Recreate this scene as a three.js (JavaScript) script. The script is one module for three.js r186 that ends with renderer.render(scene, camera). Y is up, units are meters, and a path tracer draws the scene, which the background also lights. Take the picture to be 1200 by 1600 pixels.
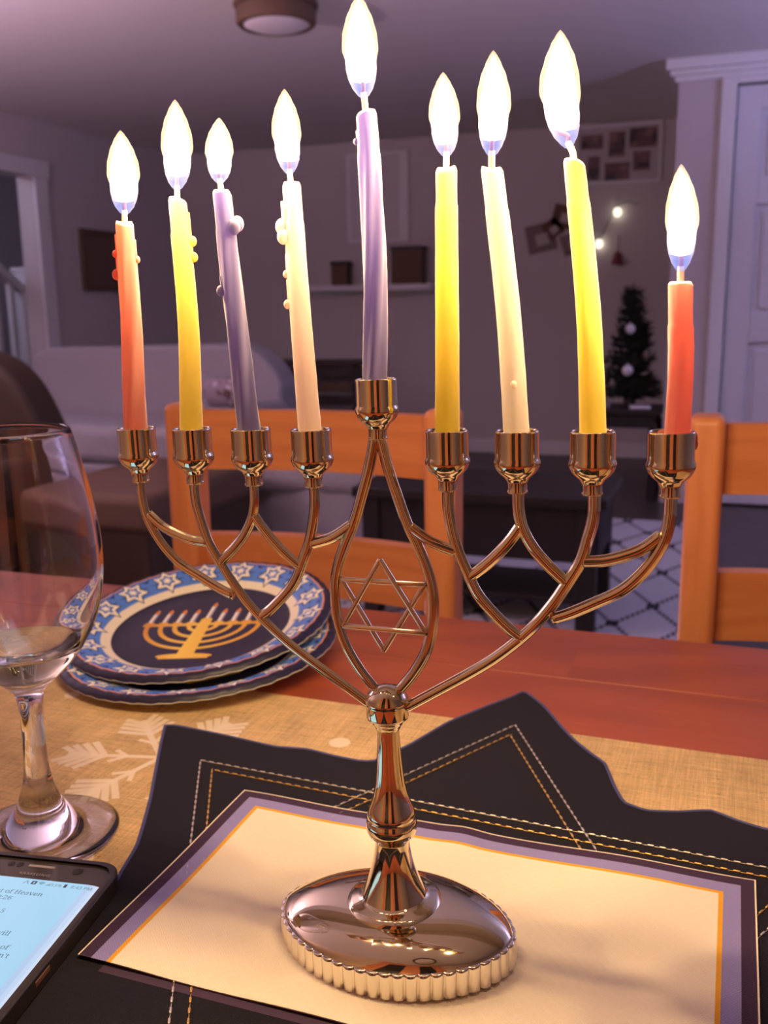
import * as THREE from 'three';
import { RoundedBoxGeometry } from 'three/addons/geometries/RoundedBoxGeometry.js';
import { mergeGeometries, mergeVertices } from 'three/addons/utils/BufferGeometryUtils.js';
import { RectAreaLightUniformsLib } from 'three/addons/lights/RectAreaLightUniformsLib.js';

// ---------------------------------------------------------------- camera, light, exposure
RectAreaLightUniformsLib.init();
const scene = new THREE.Scene();
scene.background = new THREE.Color(0.004, 0.004, 0.008);          // night outside the closed room
const camera = new THREE.PerspectiveCamera(2 * Math.atan(800 / 1500) * 180 / Math.PI, 1200 / 1600, 0.01, 60);
camera.rotation.order = 'YXZ';
camera.position.set(0.1319, 1.0375, 0.3662);
camera.rotation.set(-12 * Math.PI / 180, 20 * Math.PI / 180, -0.8 * Math.PI / 180);
camera.focus = 0.41;
camera.userData.fStop = 15;
const renderer = new THREE.WebGLRenderer({ antialias: true });
renderer.toneMapping = THREE.LinearToneMapping;
renderer.toneMappingExposure = 1.0;
renderer.shadowMap.enabled = true;
const FLAME_POWER = 0.063, FLAME_COLOR = new THREE.Color(1, 0.65, 0.31);      // candle light
const LAMP_RIGHT = [11, new THREE.Color(0.52, 0.49, 1.0)], UPLIGHT = [4, new THREE.Color(1.0, 0.66, 0.86)], LAMP_LEFT = [17, new THREE.Color(1.0, 0.66, 0.86)];   // two living room lamps outside the frame

// ---------------------------------------------------------------- helpers
const TT = 0.75, CEIL = 2.2;
let seed = 7;
const rnd = () => { seed = (seed * 1664525 + 1013904223) >>> 0; return seed / 4294967296; };
const rr = (a, b) => a + (b - a) * rnd();
const used = {};
function numbered(n) { if (!(n in used)) { used[n] = 0; return n; } used[n]++; return n + '_' + String(used[n]).padStart(3, '0'); }
function thing(name, label, category, pos = [0, 0, 0], turn = 0, group) {
  const o = new THREE.Group(); o.name = numbered(name); o.position.set(...pos); o.rotation.y = turn;
  o.userData = { label, category }; if (group) o.userData.group = group; scene.add(o); return o;
}
function obj(name, geo, mat, parent) {
  const m = new THREE.Mesh(Array.isArray(geo) ? (geo.length > 1 ? merge(geo) : geo[0]) : geo, mat);
  m.name = parent ? name : numbered(name); m.castShadow = m.receiveShadow = true; (parent || scene).add(m); return m;
}
function tag(o, label, category, group) { o.userData.label = label; o.userData.category = category; if (group) o.userData.group = group; return o; }
function struct(name, geo, mat, parent) { const m = obj(name, geo, mat, parent); if (!parent) m.userData.kind = 'structure'; return m; }
function merge(list) { return mergeGeometries(list.map((g) => { const h = g.index ? g.toNonIndexed() : g.clone(); for (const k of Object.keys(h.attributes)) if (!['position', 'normal', 'uv'].includes(k)) h.deleteAttribute(k); return h; })); }
// box with uv in metres, grain along the longest side
function bx(w, h, d, r = 0.004, x = 0, y = 0, z = 0, seg = 2) {
  const g = new RoundedBoxGeometry(w, h, d, seg, Math.min(r, w / 2.01, h / 2.01, d / 2.01));
  const p = g.attributes.position, n = g.attributes.normal, uv = g.attributes.uv, s = [w, h, d], L = s.indexOf(Math.max(...s)), ou = rnd() * 3, ov = rnd() * 3;
  for (let i = 0; i < p.count; i += 3) {
    const a = [0, 0, 0]; for (let k = 0; k < 3; k++) { a[0] += Math.abs(n.getX(i + k)); a[1] += Math.abs(n.getY(i + k)); a[2] += Math.abs(n.getZ(i + k)); }
    const N = a.indexOf(Math.max(...a)), ax = [0, 1, 2].filter((k) => k !== N);
    const U = ax.includes(L) ? L : ax[0], V = ax.find((k) => k !== U);
    for (let k = 0; k < 3; k++) { const c = [p.getX(i + k), p.getY(i + k), p.getZ(i + k)]; uv.setXY(i + k, c[U] + ou, c[V] + ov + (N === 1 ? 0 : 0.37)); }
  }
  g.translate(x, y, z); return g;
}
const bxf = (x0, x1, y0, y1, z0, z1, r = 0.004) => bx(x1 - x0, y1 - y0, z1 - z0, r, (x0 + x1) / 2, (y0 + y1) / 2, (z0 + z1) / 2);
function lathe(pts, seg = 48) { return new THREE.LatheGeometry(pts.map((p) => new THREE.Vector2(p[0], p[1])), seg); }
function smooth(pts, n) { const c = new THREE.CatmullRomCurve3(pts.map((p) => new THREE.Vector3(p[0], p[1], p[2] || 0)), false, 'centripetal'); return c.getSpacedPoints(n); }
function tube(pts, r, n = 24, rad = 8) { return new THREE.TubeGeometry(new THREE.CatmullRomCurve3(pts.map((p) => new THREE.Vector3(...p)), false, 'centripetal'), n, r, rad, false); }
// sweep of a closed cross-section (n across the path in its plane, z out of it) along a path in the XY plane
function sweep(path, prof, n = 40) {
  const P = smooth(path, n), m = prof.length, pos = [], idx = [];
  for (let i = 0; i <= n; i++) {
    const a = P[Math.max(0, i - 1)], b = P[Math.min(n, i + 1)], tx = b.x - a.x, ty = b.y - a.y, l = Math.hypot(tx, ty), nx = -ty / l, ny = tx / l;
    for (const [u, z] of prof) pos.push(P[i].x + nx * u, P[i].y + ny * u, z);
  }
  for (let i = 0; i < n; i++) for (let j = 0; j < m; j++) { const a = i * m + j, b = i * m + (j + 1) % m, c = a + m, d = b + m; idx.push(a, c, b, b, c, d); }
  const c0 = pos.length / 3; pos.push(P[0].x, P[0].y, 0, P[n].x, P[n].y, 0);
  for (let j = 0; j < m; j++) { idx.push(c0, j, (j + 1) % m); idx.push(c0 + 1, n * m + (j + 1) % m, n * m + j); }
  const g = new THREE.BufferGeometry(); g.setAttribute('position', new THREE.Float32BufferAttribute(pos, 3)); g.setAttribute('uv', new THREE.Float32BufferAttribute(new Float32Array(pos.length / 3 * 2), 2)); g.setIndex(idx); g.computeVertexNormals(); return g;
}
// value noise
function noiseGrid(n, s) { const a = new Float32Array(n * n); let q = s; for (let i = 0; i < n * n; i++) { q = (q * 1664525 + 1013904223) >>> 0; a[i] = q / 4294967296; } return (x, y) => { const xf = Math.floor(x), yf = Math.floor(y), u = x - xf, v = y - yf, m = (k) => ((k % n) + n) % n, f = (t) => t * t * (3 - 2 * t), A = a[m(yf) * n + m(xf)], B = a[m(yf) * n + m(xf + 1)], C = a[m(yf + 1) * n + m(xf)], D = a[m(yf + 1) * n + m(xf + 1)]; return (A + (B - A) * f(u)) * (1 - f(v)) + (C + (D - C) * f(u)) * f(v); }; }
const N1 = noiseGrid(64, 11), N2 = noiseGrid(64, 99), N3 = noiseGrid(64, 1234);
const toS = (v) => Math.round(255 * Math.min(1, Math.max(0, v <= 0.0031308 ? v * 12.92 : 1.055 * Math.pow(v, 1 / 2.4) - 0.055)));
function dataTex(w, h, f, srgb = true) {                             // f(u, v) -> linear rgb
  const d = new Uint8Array(w * h * 4);
  for (let y = 0; y < h; y++) for (let x = 0; x < w; x++) { const c = f(x / w, y / h), i = (y * w + x) * 4; for (let k = 0; k < 3; k++) d[i + k] = srgb ? toS(c[k]) : Math.round(255 * Math.min(1, Math.max(0, c[k]))); d[i + 3] = 255; }
  const t = new THREE.DataTexture(d, w, h); t.magFilter = t.minFilter = THREE.LinearFilter; t.wrapS = t.wrapT = THREE.RepeatWrapping; if (srgb) t.colorSpace = THREE.SRGBColorSpace; t.needsUpdate = true; return t;
}
function canvasTex(w, h, draw, srgb = true) { const c = document.createElement('canvas'); c.width = w; c.height = h; draw(c.getContext('2d'), w, h); const t = new THREE.CanvasTexture(c); t.wrapS = t.wrapT = THREE.RepeatWrapping; if (srgb) t.colorSpace = THREE.SRGBColorSpace; return t; }
const std = (o) => new THREE.MeshStandardMaterial(o), phy = (o) => new THREE.MeshPhysicalMaterial(o);
const lin = (r, g, b) => new THREE.Color().setRGB(r, g, b);
function woodTex(a, b, s, fine = 1) {
  return dataTex(512, 512, (u, v) => {
    const w = N1(u * 4 + s, v * 8 + s) * 0.9 + N2(u * 12, v * 30) * 0.25;
    const ring = 0.5 + 0.5 * Math.sin((v * 16 * fine + w * 2.6) * 6.2832 * 0.62), fib = N3(u * 10, v * 210 * fine) * 0.5 + N2(u * 28 + 9, v * 420) * 0.3;
    const t = Math.min(1, Math.max(0, 0.16 + 0.44 * Math.pow(ring, 1.6) + 0.4 * (fib - 0.3)));
    return [a[0] + (b[0] - a[0]) * t, a[1] + (b[1] - a[1]) * t, a[2] + (b[2] - a[2]) * t];
  });
}
const rep = (t, x, y) => { const c = t.clone(); c.repeat.set(x, y); c.needsUpdate = true; return c; };

// ---------------------------------------------------------------- materials
const weaveBump = dataTex(64, 64, (u, v) => { const a = Math.sin(u * 6.2832 * 8), b = Math.sin(v * 6.2832 * 8), k = ((Math.floor(u * 16) + Math.floor(v * 16)) % 2) ? Math.abs(a) : Math.abs(b); return [k, k, k]; }, false);
const roughNoise = dataTex(128, 128, (u, v) => { const n = N1(u * 64, v * 64) * 0.6 + N2(u * 16, v * 16) * 0.4; return [n, n, n]; }, false);
const M = {
  wall: std({ color: lin(0.56, 0.52, 0.52), roughness: 0.92, bumpMap: rep(roughNoise, 3, 3), bumpScale: 0.0006 }),
  ceiling: std({ color: lin(0.72, 0.68, 0.68), roughness: 0.95 }),
  trim: std({ color: lin(0.72, 0.72, 0.74), roughness: 0.55 }),
  door: std({ color: lin(0.66, 0.67, 0.72), roughness: 0.5 }),
  dining: std({ color: lin(0.7, 0.52, 0.34), roughness: 0.9 }),
  floor: std({ map: rep(woodTex([0.035, 0.028, 0.028], [0.075, 0.058, 0.052], 3), 1, 3), roughness: 0.35 }),
  table: phy({ map: rep(woodTex([0.41, 0.092, 0.036], [0.27, 0.052, 0.02], 5), 1.1, 1.6), roughness: 0.42, clearcoat: 0.25, clearcoatRoughness: 0.35 }),
  pine: phy({ map: rep(woodTex([0.76, 0.285, 0.12], [0.6, 0.195, 0.072], 1), 1.6, 2.6), roughness: 0.45, clearcoat: 0.2, clearcoatRoughness: 0.4 }),
  metal: std({ color: lin(0.74, 0.64, 0.44), metalness: 1, roughness: 0.05 }),
  metalArm: std({ color: lin(0.76, 0.65, 0.44), metalness: 1, roughness: 0.1 }),
  metalStar: std({ color: lin(0.82, 0.72, 0.54), metalness: 1, roughness: 0.24 }),
  steelSide: std({ color: lin(0.82, 0.77, 0.68), metalness: 1, roughness: 0.16 }),
  glass: phy({ color: 0xffffff, roughness: 0, transmission: 1, thickness: 0.002, ior: 1.5 }),
  wine: phy({ color: 0xffffff, roughness: 0, transmission: 1, thickness: 0.02, ior: 1.34, attenuationColor: lin(0.92, 0.86, 0.5), attenuationDistance: 0.06 }),
  leather: std({ color: lin(0.05, 0.029, 0.016), roughness: 0.55, bumpMap: rep(roughNoise, 6, 6), bumpScale: 0.001 }),
  slip: std({ color: lin(0.42, 0.4, 0.43), roughness: 0.95, bumpMap: rep(roughNoise, 4, 4), bumpScale: 0.004 }),
  black: std({ color: lin(0.016, 0.012, 0.011), roughness: 0.5 }),
  darkwood: std({ color: lin(0.04, 0.027, 0.02), roughness: 0.5 }),
  brown: std({ color: lin(0.13, 0.075, 0.045), roughness: 0.75 }),
  wick: std({ color: lin(0.75, 0.66, 0.52), roughness: 0.9 }),
  wickTip: std({ color: lin(0.09, 0.04, 0.03), roughness: 1, emissive: lin(0.35, 0.1, 0.03) }),
};
// ---------------------------------------------------------------- room shell
const Z0 = -6.4, Z1 = 0.68, X0 = -4, X1 = 2.6, T = 0.12;
{
  const f = bxf(-5.6, X1 + T, -0.1, 0, Z0 - T, Z1 + T, 0.001); struct('floor', f, M.floor);
  struct('ceiling', bxf(-5.6, X1 + T, CEIL, CEIL + 0.1, Z0 - T, Z1 + T, 0.001), M.ceiling);
  struct('wall_back', bxf(-5.6, -0.205, 0, CEIL, Z0 - T, Z0, 0.001), M.wall);
  struct('wall_closet', [bxf(-0.205, -0.003, 0, CEIL, -5.0, -4.88, 0.001), bxf(-0.205, -0.085, 0, CEIL, Z0, -5.0, 0.001), bxf(0.975, X1 + T, 0, CEIL, -5.0, -4.88, 0.001), bxf(-0.003, 0.975, 2.11, CEIL, -5.0, -4.88, 0.001)], M.wall);
  struct('wall_right', bxf(X1, X1 + T, 0, CEIL, -4.88, Z1, 0.001), M.wall);
  struct('wall_near', bxf(-4.12, X1, 0, CEIL, Z1, Z1 + T, 0.001), M.dining);
  // dropped beam between the dining corner and the living room, above the picture
  struct('wall_beam', bxf(X0, X1, 1.78, CEIL, -0.95, -0.8, 0.004), M.wall);
  // dark glazed double door with a wooden frame in the near wall, behind the camera
  const e = new THREE.Group(); e.name = 'door_2'; e.userData.kind = 'structure'; e.position.set(-0.2, 0, Z1); scene.add(e);
  obj('casing', [bxf(-0.07, 0, 0, 2.05, -0.03, 0), bxf(0.72, 0.79, 0, 2.05, -0.03, 0), bxf(-0.07, 0.79, 2.05, 2.12, -0.03, 0)], M.pine, e);
  obj('frame', [bxf(0, 0.06, 0, 2.05, -0.025, 0), bxf(0.28, 0.34, 0, 2.05, -0.025, 0), bxf(0.4, 0.46, 0, 2.05, -0.025, 0), bxf(0.66, 0.72, 0, 2.05, -0.025, 0), bxf(0.34, 0.4, 0, 2.05, -0.03, 0), bxf(0.06, 0.28, 0, 0.3, -0.025, 0), bxf(0.46, 0.66, 0, 0.3, -0.025, 0), bxf(0.06, 0.28, 1.95, 2.05, -0.025, 0), bxf(0.46, 0.66, 1.95, 2.05, -0.025, 0)], M.pine, e);
  for (const [x0, x1] of [[0.06, 0.28], [0.46, 0.66]]) obj('pane', bxf(x0, x1, 0.3, 1.95, -0.01, 0, 0.001), M.black, e);
  // left wall with an opening to the stair hall
  struct('wall_left', [bxf(X0 - T, X0, 0, CEIL, Z0, -4.74, 0.001), bxf(X0 - T, X0, 1.86, CEIL, -4.74, -3.8, 0.001), bxf(X0 - T, X0, 0, CEIL, -3.8, Z1, 0.001)], M.wall);
  struct('wall_hall', [bxf(-5.6, -5.48, 0, CEIL, Z0, Z1, 0.001), bxf(-5.48, X0 - T, 0, CEIL, -3.0, -2.9, 0.001)], M.wall);
  struct('trim_1', [bxf(X0, X0 + 0.02, 0, 1.86, -4.86, -4.74, 0.004), bxf(X0, X0 + 0.025, 1.86, 1.96, -4.88, -3.66, 0.004), bxf(X0, X0 + 0.02, 0, 1.86, -3.8, -3.68, 0.004)], M.trim);
  struct('baseboard_back', bxf(X0, -0.205, 0, 0.1, Z0, Z0 + 0.015, 0.004), M.trim);
  struct('baseboard_left', bxf(X0, X0 + 0.015, 0, 0.1, Z0, -4.88, 0.004), M.trim);
  // crown moulding round the closet box: three stepped profiles
  const cr = [];
  for (const [y0, y1, o] of [[2.15, 2.2, 0.06], [2.125, 2.15, 0.04], [2.1, 2.128, 0.018]]) cr.push(bxf(-0.205 - o, X1, y0, y1, -4.88, -4.88 + o, 0.004), bxf(-0.205 - o, -0.205, y0, y1, Z0, -4.88, 0.002));
  struct('trim_2', cr, M.trim);
  struct('trim_3', [bxf(-0.003, 0.068, 0, 2.1, -4.88, -4.855, 0.006), bxf(0.912, 0.983, 0, 2.1, -4.88, -4.855, 0.006), bxf(0.068, 0.912, 2.07, 2.1, -4.88, -4.855, 0.006)], M.trim);
  // six-panel door
  const d = new THREE.Group(); d.name = 'door_1'; d.userData.kind = 'structure'; d.position.set(0.073, 0.012, -4.9); scene.add(d);
  const W = 0.834, H = 2.05, S = 0.115, pw = (W - 3 * S) / 2;
  const rows = [[0.23, 0.83], [0.96, 1.5], [1.6, 1.94]];
  const rails = [bxf(0, S, 0, H, -0.02, 0.015, 0.003), bxf(S + pw, 2 * S + pw, 0, H, -0.02, 0.015, 0.003), bxf(W - S, W, 0, H, -0.02, 0.015, 0.003)];
  const ys = [0, ...rows.flat(), H]; for (let i = 0; i < ys.length; i += 2) rails.push(bxf(S, S + pw, ys[i], ys[i + 1], -0.02, 0.015, 0.003), bxf(2 * S + pw, W - S, ys[i], ys[i + 1], -0.02, 0.015, 0.003));
  obj('frame', rails, M.door, d);
  for (const [a, b] of rows) for (const x of [S, 2 * S + pw]) obj('panel', [bxf(x, x + pw, a, b, -0.02, -0.004, 0.002), bxf(x + 0.035, x + pw - 0.035, a + 0.035, b - 0.035, -0.006, 0.008, 0.008)], M.door, d);
  obj('handle', lathe([[0, 0], [0.026, 0], [0.026, 0.006], [0.012, 0.012], [0.012, 0.03], [0.027, 0.042], [0.025, 0.06], [0, 0.066]], 20).rotateX(Math.PI / 2).translate(W - 0.06, 0.98, 0.015), M.steelSide, d);
}
// stair hall behind the opening
{
  const s = thing('staircase', 'white staircase railing with balusters and newel post through the left opening', 'staircase', [-4.5, 0, -5.0]);
  const slope = 0.62, run = [[0.0, 0.06], [0.24, 0.2], [0.48, 0.36], [0.72, 0.52], [0.96, 0.68]];
  for (let i = 0; i < 6; i++) obj('step', bxf(-0.8, 0.1, 0, 0.17 * (i + 1), 0.02 + i * 0.26, 0.02 + (i + 1) * 0.26, 0.006), i ? M.darkwood : M.darkwood, s);
  obj('newel_post', [bx(0.11, 1.2, 0.11, 0.006, 0.1, 0.72, -0.07), bx(0.13, 0.03, 0.13, 0.008, 0.1, 1.32, -0.07)], M.trim, s);
  for (let i = 0; i < 9; i++) { const z = 0.06 + i * 0.145, y = 1.24 + z * slope; obj('baluster', bxf(0.08, 0.12, 0.2 + z * 0.5, y, z, z + 0.04, 0.004), M.trim, s); }
  const hr = bx(0.07, 0.06, 1.66, 0.012); hr.rotateX(-Math.atan(slope)); hr.translate(0.1, 1.2 + 0.7 * slope, 0.69); obj('handrail', hr, M.trim, s);
}
{ // lit ceiling lamp of the stair hall
  const t = thing('hall_light', 'small cool ceiling lamp lighting the stair hall through the left opening', 'ceiling light', [-4.8, CEIL, -4.0]);
  obj('rim', lathe([[0, 0], [0.12, 0], [0.125, -0.02], [0.11, -0.025], [0.1, -0.02]], 32), M.trim, t);
  obj('lamp_disc', lathe([[0.1, -0.02], [0.06, -0.035], [0, -0.04]], 32), std({ color: 0xffffff, emissive: lin(0.7, 0.68, 1), emissiveIntensity: 3 }), t);
  const l = new THREE.PointLight(lin(0.7, 0.66, 1), 0.9); l.position.set(0, -0.1, 0); l.shadow.radius = 3; l.castShadow = true; l.name = 'lamp'; t.add(l);
}
// ceiling lights: unlit drum in the living room, and one like it over the table
function drumLight(pos, label) {
  const t = thing('ceiling_light', label, 'ceiling light', pos, 0, 'round unlit ceiling lights');
  obj('canopy', lathe([[0, 0], [0.16, 0], [0.165, -0.012], [0.158, -0.024], [0, -0.024]], 40), M.brown, t);
  obj('band', lathe([[0.135, -0.02], [0.15, -0.02], [0.155, -0.03], [0.155, -0.078], [0.145, -0.086], [0.13, -0.084], [0.13, -0.03]], 40), M.brown, t);
  obj('diffuser', lathe([[0.132, -0.07], [0.132, -0.08], [0.1, -0.093], [0.05, -0.1], [0, -0.102]], 40), M.ceiling, t);
  return t;
}
drumLight([-1.62, CEIL, -3.3], 'round unlit ceiling light with brown rim on the living room ceiling');
drumLight([0.25, CEIL, 0.4], 'round unlit ceiling light with brown rim above the dining table');
// two torchiere floor lamps that light the living room from beyond the edges of the photograph
function torchiere(x, z, [power, color], label) {
  const t = thing('floor_lamp', label, 'floor lamp', [x, 0, z], 0, 'black torchiere floor lamps');
  obj('base', lathe([[0, 0], [0.14, 0], [0.14, 0.012], [0.05, 0.03], [0, 0.03]], 32), M.black, t);
  obj('pole', lathe([[0.013, 0.02], [0.013, 1.34]], 12), M.black, t);
  obj('shade', lathe([[0, 1.33], [0.05, 1.335], [0.12, 1.37], [0.165, 1.44], [0.168, 1.46], [0.16, 1.46], [0.115, 1.385], [0.05, 1.35], [0, 1.346]], 40), M.black, t);
  obj('bulb', new THREE.SphereGeometry(0.055, 24, 16).translate(0, 1.42, 0), std({ color: 0xffffff, emissive: color.clone(), emissiveIntensity: 4 }), t);
  const l = new THREE.PointLight(color, power); l.position.set(0, 1.42, 0); l.shadow.radius = 2.5; l.castShadow = true; l.name = 'lamp'; t.add(l);
}
torchiere(2.0, -3.4, LAMP_RIGHT, 'black torchiere floor lamp with cool light beside the right wall');
torchiere(-3.1, -1.2, LAMP_LEFT, 'black torchiere floor lamp with rosy light beside the left wall');

{ // floor uplight behind the dining chairs, hidden below the table edge in the photograph
  const t = thing('floor_uplight', 'small black can uplight on the floor behind the dining chairs', 'floor lamp', [-1.0, 0, -1.35]);
  obj('can', lathe([[0, 0], [0.1, 0], [0.1, 0.21], [0.094, 0.21], [0.094, 0.02], [0, 0.02]], 32), M.black, t);
  obj('bulb', new THREE.SphereGeometry(0.05, 24, 16).translate(0, 0.15, 0), std({ color: 0xffffff, emissive: UPLIGHT[1].clone(), emissiveIntensity: 4 }), t);
  const l = new THREE.PointLight(UPLIGHT[1], UPLIGHT[0]); l.position.set(0, 0.15, 0); l.shadow.radius = 2; l.castShadow = true; l.name = 'lamp'; t.add(l);
}
// ---------------------------------------------------------------- living room furniture
{ // rug
  const tex = canvasTex(1024, 1024, (c, w, h) => {
    c.fillStyle = '#c9c9cf'; c.fillRect(0, 0, w, h); c.fillStyle = '#26242b';
    const P = 512, q = 16;
    for (let ox = 0; ox < 2; ox++) for (let oy = 0; oy < 4; oy++) for (let i = 0; i < 16; i++) {
      const x = ox * P + i * q, y = oy * 256, a = Math.round(i / 2) * q;
      for (const [px, py] of [[x, y + a], [x, y + 256 - a], [ox * P + P - i * q, y + a], [ox * P + P - i * q, y + 256 - a]]) c.fillRect(px - 10, py - 7, 20, 14);
    }
    for (let ox = 0; ox < 3; ox++) for (let oy = 0; oy < 5; oy++) for (const [dx, dy] of [[0, 0], [P / 2, 128]]) { const x = ox * P + dx, y = oy * 256 + dy; c.fillRect(x - 24, y - 24, 48, 14); c.fillRect(x - 24, y + 10, 48, 14); c.fillRect(x - 34, y - 9, 68, 18); }
  });
  tex.repeat.set(1 / 0.9, 1 / 0.9);
  const g = bxf(-1.75, 0.02, 0.0, 0.012, -4.35, -1.5, 0.004);
  tag(obj('rug', g, std({ map: tex, roughness: 1, bumpMap: rep(weaveBump, 12, 12), bumpScale: 0.003 })), 'white rug with dark stepped diamond lattice under the coffee table', 'rug');
}
{ // coffee table
  const t = thing('coffee_table', 'dark wooden coffee table with thick legs standing on the lattice rug', 'table', [-0.63, 0.012, -2.79]);
  obj('tabletop', bx(0.84, 0.035, 0.46, 0.006, 0, 0.425, 0), M.black, t);
  obj('drawer', [bx(0.78, 0.18, 0.4, 0.004, 0, 0.318, 0)], M.black, t);
  for (const sx of [-1, 1]) for (const sz of [-1, 1]) obj('leg', bx(0.06, 0.41, 0.06, 0.005, sx * 0.36, 0.205, sz * 0.18), M.black, t);
  obj('shelf', bx(0.7, 0.02, 0.34, 0.004, 0, 0.09, 0), M.black, t);
}
function cushion(w, h, d, r = 0.06) { return bx(w, h, d, r, 0, 0, 0, 5); }
{ // sofa
  const t = thing('sofa', 'white slipcovered sofa with rounded back beyond the left chair', 'sofa', [-3.02, 0, -4.1]);
  const back = new THREE.Shape(); back.moveTo(-0.8, 0.1); back.lineTo(-0.8, 0.7); back.quadraticCurveTo(-0.78, 0.79, -0.66, 0.8); back.lineTo(0.52, 0.82); back.quadraticCurveTo(0.74, 0.8, 0.8, 0.62); back.lineTo(0.8, 0.1); back.closePath();
  obj('backrest', new THREE.ExtrudeGeometry(back, { depth: 0.16, bevelSize: 0.035, bevelThickness: 0.035, bevelSegments: 4, curveSegments: 14 }).translate(0, 0, -0.48), M.slip, t);
  obj('seat', cushion(1.45, 0.2, 0.62).translate(0, 0.36, 0.02), M.slip, t);
  for (const s of [-1, 1]) obj('armrest', [cushion(0.18, 0.5, 0.75).translate(s * 0.77, 0.3, 0)], M.slip, t);
  obj('skirt', bx(1.64, 0.26, 0.68, 0.02, 0, 0.13, 0), M.slip, t);
}
{
  const p = thing('throw_pillow', 'small patterned throw pillow on the right arm of the white sofa', 'pillow', [-2.3, 0.628, -4.0], 0.25);
  const print = canvasTex(128, 128, (c) => { c.fillStyle = '#a99aa6'; c.fillRect(0, 0, 128, 128); for (let i = 0; i < 40; i++) { c.fillStyle = i % 2 ? '#6c5a58' : '#d8cfd6'; c.beginPath(); c.ellipse(rnd() * 128, rnd() * 128, 9, 5, rnd() * 3, 0, 7); c.fill(); } });
  print.repeat.set(4, 4);
  obj('cover', cushion(0.26, 0.15, 0.16, 0.07), std({ map: print, roughness: 1 }), p);
}
{ // white slipcovered ottoman
  const t = thing('slipcovered_ottoman', 'white slipcovered ottoman seen through the back of the left chair', 'ottoman', [-1.46, 0.012, -3.5]);
  obj('cushion', cushion(1.0, 0.2, 0.6, 0.08).translate(0, 0.36, 0), M.slip, t);
  const sk = new THREE.CylinderGeometry(0.46, 0.48, 0.3, 64, 3, true); { const p = sk.attributes.position; for (let i = 0; i < p.count; i++) { const a = Math.atan2(p.getZ(i), p.getX(i)), k = 1 + 0.03 * Math.sin(a * 16); p.setX(i, p.getX(i) * k); p.setZ(i, p.getZ(i) * k * 0.6); } sk.computeVertexNormals(); }
  obj('skirt', sk.translate(0, 0.15, 0), M.slip, t);
}
{ // brown armchair
  const t = thing('armchair', 'dark brown leather armchair with rounded back behind the wine glass', 'armchair', [-2.75, 0, -2.3], 0.15);
  const s = new THREE.Shape(); s.moveTo(-0.42, 0.1); s.lineTo(-0.42, 0.6); s.bezierCurveTo(-0.42, 0.86, -0.3, 0.87, 0, 0.87); s.bezierCurveTo(0.26, 0.87, 0.34, 0.84, 0.44, 0.56); s.lineTo(0.46, 0.1); s.closePath();
  obj('backrest', new THREE.ExtrudeGeometry(s, { depth: 0.14, bevelSize: 0.04, bevelThickness: 0.04, bevelSegments: 4, curveSegments: 16 }).translate(0, 0, -0.4), M.leather, t);
  obj('seat', cushion(0.66, 0.2, 0.66).translate(0, 0.36, 0.06), M.leather, t);
  for (const k of [-1, 1]) obj('armrest', cushion(0.16, 0.46, 0.74).translate(k * 0.4, 0.33, 0.02), M.leather, t);
  obj('base', bx(0.8, 0.24, 0.7, 0.02, 0, 0.13, 0), M.leather, t);
}
{ // brown ottoman
  const t = thing('leather_ottoman', 'low brown leather ottoman between the armchair and the white sofa', 'ottoman', [-1.95, 0.012, -2.72]);
  obj('cushion', cushion(0.54, 0.14, 0.8, 0.04).translate(0, 0.35, 0), M.brown, t);
  obj('base', bx(0.5, 0.24, 0.76, 0.02, 0, 0.17, 0), M.leather, t);
  for (const sx of [-1, 1]) for (const sz of [-1, 1]) obj('foot', bx(0.05, 0.06, 0.05, 0.005, sx * 0.2, 0.03, sz * 0.33), M.black, t);
}
{ // slatted rack
  const t = thing('slatted_rack', 'low dark slatted wooden rack against the back wall beyond the sofa', 'rack', [-2.72, 0, -6.15]);
  for (const s of [-1, 1]) obj('post', bx(0.05, 0.64, 0.05, 0.006, s * 0.33, 0.32, 0.12), M.darkwood, t);
  for (const s of [-1, 1]) obj('post', bx(0.05, 0.64, 0.05, 0.006, s * 0.33, 0.32, -0.14), M.darkwood, t);
  for (let i = 0; i < 6; i++) obj('slat', bx(0.66, 0.07, 0.02, 0.004, 0, 0.09 + i * 0.1, 0.13), i % 2 ? M.darkwood : M.brown, t);
  obj('top', bx(0.74, 0.03, 0.34, 0.006, 0, 0.655, 0), M.darkwood, t);
}
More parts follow.
